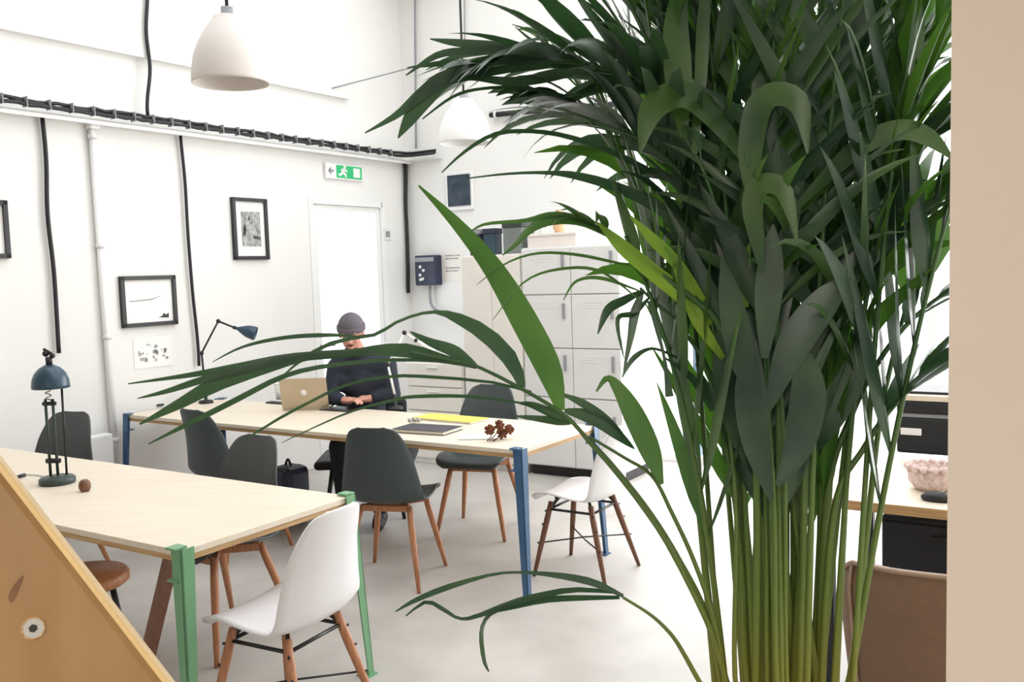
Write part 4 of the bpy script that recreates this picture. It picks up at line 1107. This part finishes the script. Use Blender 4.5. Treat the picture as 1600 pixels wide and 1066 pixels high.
hero([(1120, 1110), (1093, 1066), (1069, 1023), (1049, 992), (1018, 962), (974, 934)], 1.68, 1.5, [
    ([(974, 932), (930, 912), (880, 901), (820, 895), (770, 898), (700, 918), (650, 938), (618, 956)], 1.5, 1.4, [5, 12, 10, 4, 4, 9, 7, 1]),
    ([(965, 926), (900, 922), (850, 930), (800, 943), (740, 965), (715, 966), (690, 951), (665, 941), (634, 963)], 1.5, 1.42, [5, 8, 10, 10, 6, 4, 6, 5, 1]),
    ([(968, 934), (900, 935), (850, 938), (800, 948), (770, 957), (755, 975), (752, 1000), (757, 1035), (764, 1050)], 1.5, 1.42, [5, 9, 10, 10, 6, 5, 6, 5, 1]),
], 'leafd', root=rb(-.09, -.08))
# upper left arching frond
up_path = [(1200, 420), (1150, 280), (1085, 185), (1000, 130), (920, 103), (840, 96), (760, 104)]
def traced_auto(px_pts, d0, d1, root, t0, n, Lf, wd, droop, leaf, extra=(), **kw):
    st_ = [V(root)] + traced(px_pts, d0, d1); path = catmull(st_, 34)
    mb = frond_auto(path, t0, n, Lf, wd, droop, rn, **kw)
    for pts, da, db, w in extra:
        c_ = catmull(traced(pts, da, db), 18); tov = (CAM - c_[9]).normalized(); sc_ = (da + db) / 2 / F
        ws = [p.x * sc_ / 2 for p in catmull([V((x, 0, 0)) for x in w], 18)] if isinstance(w, (list, tuple)) else w * sc_ / 2 * 1.1
        blade(mb, c_, ws, (tov + V((0, 0, .4))).normalized(), .15)
    add_frond(mb, path, .008, .003, leaf)
traced_auto(up_path, 1.78, 1.6, rb(-.04, .02), .50, 20, .30, .018, .10, 'leafd', [
    ([(860, 99), (780, 106), (700, 122), (660, 146), (620, 180), (570, 208)], 1.62, 1.55, [14, 22, 24, 18, 10, 1]),
    ([(770, 105), (700, 122), (662, 155), (638, 190), (622, 216)], 1.6, 1.56, [10, 26, 30, 18, 1]),
    ([(900, 92), (800, 73), (720, 68), (672, 61)], 1.62, 1.6, [6, 10, 12, 1]),
    ([(890, 88), (800, 79), (740, 80), (685, 86), (634, 118)], 1.62, 1.58, [6, 12, 12, 10, 1]),
    ([(850, 95), (760, 101), (700, 99), (636, 106)], 1.62, 1.6, [6, 12, 10, 1]),
    ([(930, 105), (860, 120), (800, 128), (740, 122), (690, 128)], 1.62, 1.6, [8, 16, 14, 8, 1]),
    ([(1010, 265), (950, 235), (880, 212), (820, 205), (770, 211), (725, 238), (690, 270)], 1.75, 1.65, [10, 9, 7, 6, 6, 4, 1]),
    ([(880, 150), (820, 138), (760, 138), (710, 150), (660, 186)], 1.66, 1.6, [5, 5, 4, 4, 1]),
    ([(1080, 370), (1030, 325), (960, 292), (900, 275), (850, 270), (790, 272), (730, 279)], 1.75, 1.68, [12, 20, 16, 12, 5, 3, 1]),
    ([(960, 110), (900, 60), (850, 5), (830, -40)], 1.66, 1.75, 8),
    ([(1000, 130), (950, 60), (905, -5), (890, -40)], 1.66, 1.75, 12),
    ([(900, 92), (860, 60), (800, 38)], 1.66, 1.7, 5), ([(930, 96), (880, 62), (830, 40)], 1.66, 1.7, 7), ([(880, 92), (840, 70), (805, 42)], 1.66, 1.7, 5),
], a0=55, a1=20)
traced_auto([(1190, 560), (1140, 400), (1080, 290), (1010, 225), (930, 190), (850, 160)], 1.8, 1.72, rb(-.06, .05), .48, 18, .32, .02, .14, 'leafd')
# fronds bending left at mid height, some young and yellow green
traced_auto([(1180, 700), (1130, 520), (1060, 450), (1000, 405), (940, 360), (900, 345)], 1.66, 1.62, rb(-.07, -.05), .80, 4, .14, .012, .12, 'leaf', [
    ([(960, 372), (910, 348), (865, 345), (830, 358), (803, 385), (785, 399)], 1.62, 1.6, [8, 12, 14, 12, 6, 1]),
    ([(960, 370), (900, 340), (860, 336), (820, 345), (760, 350), (735, 362)], 1.62, 1.6, [5, 7, 9, 6, 4, 1]),
    ([(1010, 420), (960, 410), (900, 398), (840, 396), (790, 412), (745, 445)], 1.65, 1.62, 4),
    ([(1000, 470), (940, 425), (880, 420), (820, 440), (770, 500)], 1.65, 1.62, 4),
    ([(1000, 455), (940, 435), (900, 440), (880, 470)], 1.65, 1.62, 5),
])
hero([(1150, 1080), (1150, 800), (1130, 600), (1112, 505)], 1.7, 1.66, [
    ([(1112, 505), (1065, 462), (1015, 422), (972, 386), (934, 348)], 1.66, 1.6, [10, 26, 26, 22, 2]),
    ([(1100, 470), (1060, 415), (1020, 375), (985, 338)], 1.66, 1.62, [8, 18, 18, 2]),
    ([(1130, 560), (1090, 500), (1060, 420), (1035, 385)], 1.66, 1.64, [8, 20, 16, 2]),
    ([(1165, 480), (1162, 420), (1172, 380)], 1.64, 1.62, [8, 22, 2]),
], 'leafl', root=rb(-.06, -.09))
hero([(1160, 900), (1120, 620), (1070, 520), (1020, 470), (1000, 450)], 1.72, 1.72, [
    ([(1005, 452), (992, 490), (985, 530), (974, 582)], 1.72, 1.7, 13), ([(1005, 455), (975, 470), (950, 485), (934, 522)], 1.72, 1.7, [6, 14, 14, 1]),
    ([(1015, 465), (990, 490), (965, 500), (975, 560)], 1.72, 1.7, 9), ([(1015, 470), (1028, 520), (1038, 560), (1046, 620)], 1.72, 1.7, [8, 6, 4, 12]),
    ([(1060, 560), (1020, 545), (990, 560), (972, 590)], 1.72, 1.7, [4, 4, 8, 1]), ([(1115, 640), (1080, 590), (1040, 560)], 1.72, 1.7, [14, 12, 2]),
], 'leafd', root=rb(-.07, .03))
# fronds toward the right, passing behind the partition
for pts, d0, d1, lf, t0, n, ln, wd in (
        ([(1290, 800), (1330, 650), (1390, 540), (1460, 470), (1530, 440)], 1.75, 1.8, 'leafd', .66, 5, .20, .016),
        ([(1300, 820), (1350, 700), (1420, 610), (1500, 560)], 1.72, 1.7, 'leafd', .62, 5, .20, .018),
        ([(1270, 640), (1320, 500), (1390, 390), (1480, 290), (1560, 230)], 1.75, 1.75, 'leaf', .55, 9, .26, .022),
        ([(1270, 560), (1320, 380), (1390, 270), (1480, 200), (1560, 170)], 1.8, 1.75, 'leafd', .5, 10, .30, .022),
        ([(1265, 520), (1300, 320), (1370, 160), (1450, 60), (1530, 10)], 1.8, 1.85, 'leaf', .5, 12, .32, .015),
        ([(1240, 500), (1250, 250), (1290, 80), (1350, -60)], 1.75, 1.8, 'leaf', .5, 12, .32, .017),
        ([(1200, 500), (1180, 260), (1130, 90), (1080, -40)], 1.75, 1.7, 'leaf', .5, 12, .32, .015),
        ([(1195, 480), (1150, 250), (1060, 80), (960, -30)], 1.8, 1.8, 'leaf', .5, 15, .30, .010)):
    traced_auto(pts, d0, d1, rb(rn.uniform(0, .08), rn.uniform(-.05, .08)), t0, n, ln, wd, .06, lf, a0=42, a1=12)
# broad single blades hanging in the heart of the crown
hero([(1215, 1080), (1210, 800), (1200, 640), (1195, 560)], 1.66, 1.62, [
    ([(1195, 560), (1200, 470), (1205, 400), (1208, 350)], 1.58, 1.58, [10, 40, 34, 2]),
    ([(1200, 640), (1240, 540), (1290, 470), (1330, 430)], 1.6, 1.58, [10, 50, 44, 2]),
    ([(1190, 640), (1160, 560), (1142, 470), (1128, 400)], 1.6, 1.58, [10, 40, 36, 2]),
    ([(1215, 760), (1250, 690), (1262, 600), (1240, 520)], 1.6, 1.6, [8, 46, 50, 2]),
    ([(1205, 780), (1180, 690), (1172, 600), (1180, 530)], 1.6, 1.6, [8, 44, 46, 2]),
    ([(1200, 770), (1160, 680), (1135, 590), (1122, 500)], 1.68, 1.66, [8, 40, 42, 2]),
    ([(1195, 790), (1190, 720), (1150, 640), (1118, 575)], 1.7, 1.68, [8, 34, 36, 2]),
    ([(1225, 740), (1285, 670), (1330, 590), (1352, 520)], 1.7, 1.68, [8, 40, 42, 2]),
    ([(1215, 720), (1218, 640), (1228, 560), (1232, 480)], 1.72, 1.7, [8, 44, 44, 2]),
], 'leafd', root=rb(0, -.10))
hero([(1230, 1080), (1225, 700), (1200, 420), (1165, 240)], 1.68, 1.55, [
    ([(1180, 330), (1172, 250), (1185, 170), (1215, 148), (1250, 165), (1262, 240)], 1.56, 1.52, [8, 34, 42, 40, 30, 2]),
    ([(1190, 420), (1176, 330), (1190, 290), (1225, 300), (1246, 380)], 1.56, 1.52, [8, 30, 36, 26, 2]),
    ([(1170, 260), (1120, 190), (1070, 150), (1020, 170), (1000, 240)], 1.58, 1.55, [8, 34, 44, 40, 2]),
    ([(1240, 330), (1330, 240), (1400, 205), (1450, 215), (1490, 250)], 1.6, 1.6, [8, 30, 36, 28, 2]),
], 'leaf', root=rb(.02, -.08))
hero([(1200, 1080), (1190, 700), (1120, 330), (1062, 200)], 1.7, 1.6, [
    ([(1068, 215), (1060, 130), (1056, 40), (1066, -40)], 1.6, 1.62, [10, 40, 36, 12]),
    ([(1175, 300), (1188, 170), (1192, 70), (1188, -30)], 1.6, 1.62, [8, 26, 30, 10]),
    ([(1085, 240), (1095, 120), (1100, 20), (1112, -50)], 1.6, 1.62, [8, 18, 18, 8]),
], 'leaf', root=rb(-.02, -.06))
# bare stalks that thicken the bundle at the bottom
for k, x0 in enumerate((1122, 1166, 1208, 1226, 1250, 1276, 1326)):
    x0 = x0 + rn.uniform(-3, 3); sp = (x0 - 1222) * rn.uniform(.15, .5)
    d_ = 1.78 + rn.uniform(-.09, .09)
    st_ = [pot_c + V(((x0 - 1222) / F * 1.78 * .8, d_ - 1.78, .60))] + traced([(x0, 1066), (x0 + sp * .5, 850), (x0 + sp, 640), (x0 + sp * 1.8, 470)], d_, d_)
    path = catmull(st_, 20); mb = MB()
    e_ = path[-1]; T = (path[-1] - path[-3]).normalized()
    for s in (-1, 0, 1):
        dd_ = (T + V((s * .35, rn.uniform(-.3, .3), 0))).normalized(); ln = rn.uniform(.22, .36)
        pts = [e_ + dd_ * ln * j / 7 + V((s * .03 * (j / 7) ** 2, 0, -.04 * (j / 7) ** 2)) for j in range(8)]
        blade(mb, pts, rn.uniform(.016, .026), (V((0, -1, .3)) + V((rn.uniform(-.6, .6), 0, 0))).normalized())
    add_frond(mb, path, .0095, .004, rn.choice(['leaf', 'leafd', 'leaf']))

# ------------------------------------------------------------------ light
w = bpy.data.worlds.new('daylight'); bpy.context.scene.world = w; w.use_nodes = True
bgn = w.node_tree.nodes['Background']; bgn.inputs[0].default_value = (.96, .98, 1.0, 1); bgn.inputs[1].default_value = 2.6
def area(name, loc, rot, sx, sy, pw, col=(1, 1, 1)):
    l = bpy.data.lights.new(name, 'AREA'); l.shape = 'RECTANGLE'; l.size = sx; l.size_y = sy; l.energy = pw; l.color = col
    o = bpy.data.objects.new(name, l); C.objects.link(o); o.location = loc; o.rotation_euler = rot; return o
# warm fill added unseen behind the viewpoint to brighten the near partition
area('rear_warm_fill', (-.6, -1.6, 2.68), (0, 0, 0), 1.2, 1.2, 62, (1, .91, .82))
# daylight through the glazed wall
gl = area('glazing_daylight', R((gl0 + gl1) / 2, -.25, 1.8), (0, 0, 0), gl1 - gl0, 3.3, 220, (1, 1, 1))
gl.rotation_euler = (PI / 2, 0, hv - PI / 2 + PI) 
sc_ = bpy.context.scene
sc_.view_settings.view_transform = 'Standard'; sc_.view_settings.look = 'None'; sc_.view_settings.gamma = 1; sc_.view_settings.use_curve_mapping = False
sc_.view_settings.exposure = .12
sc_.cycles.use_denoising = True
sc_.cycles.max_bounces = 8; sc_.cycles.transparent_max_bounces = 12
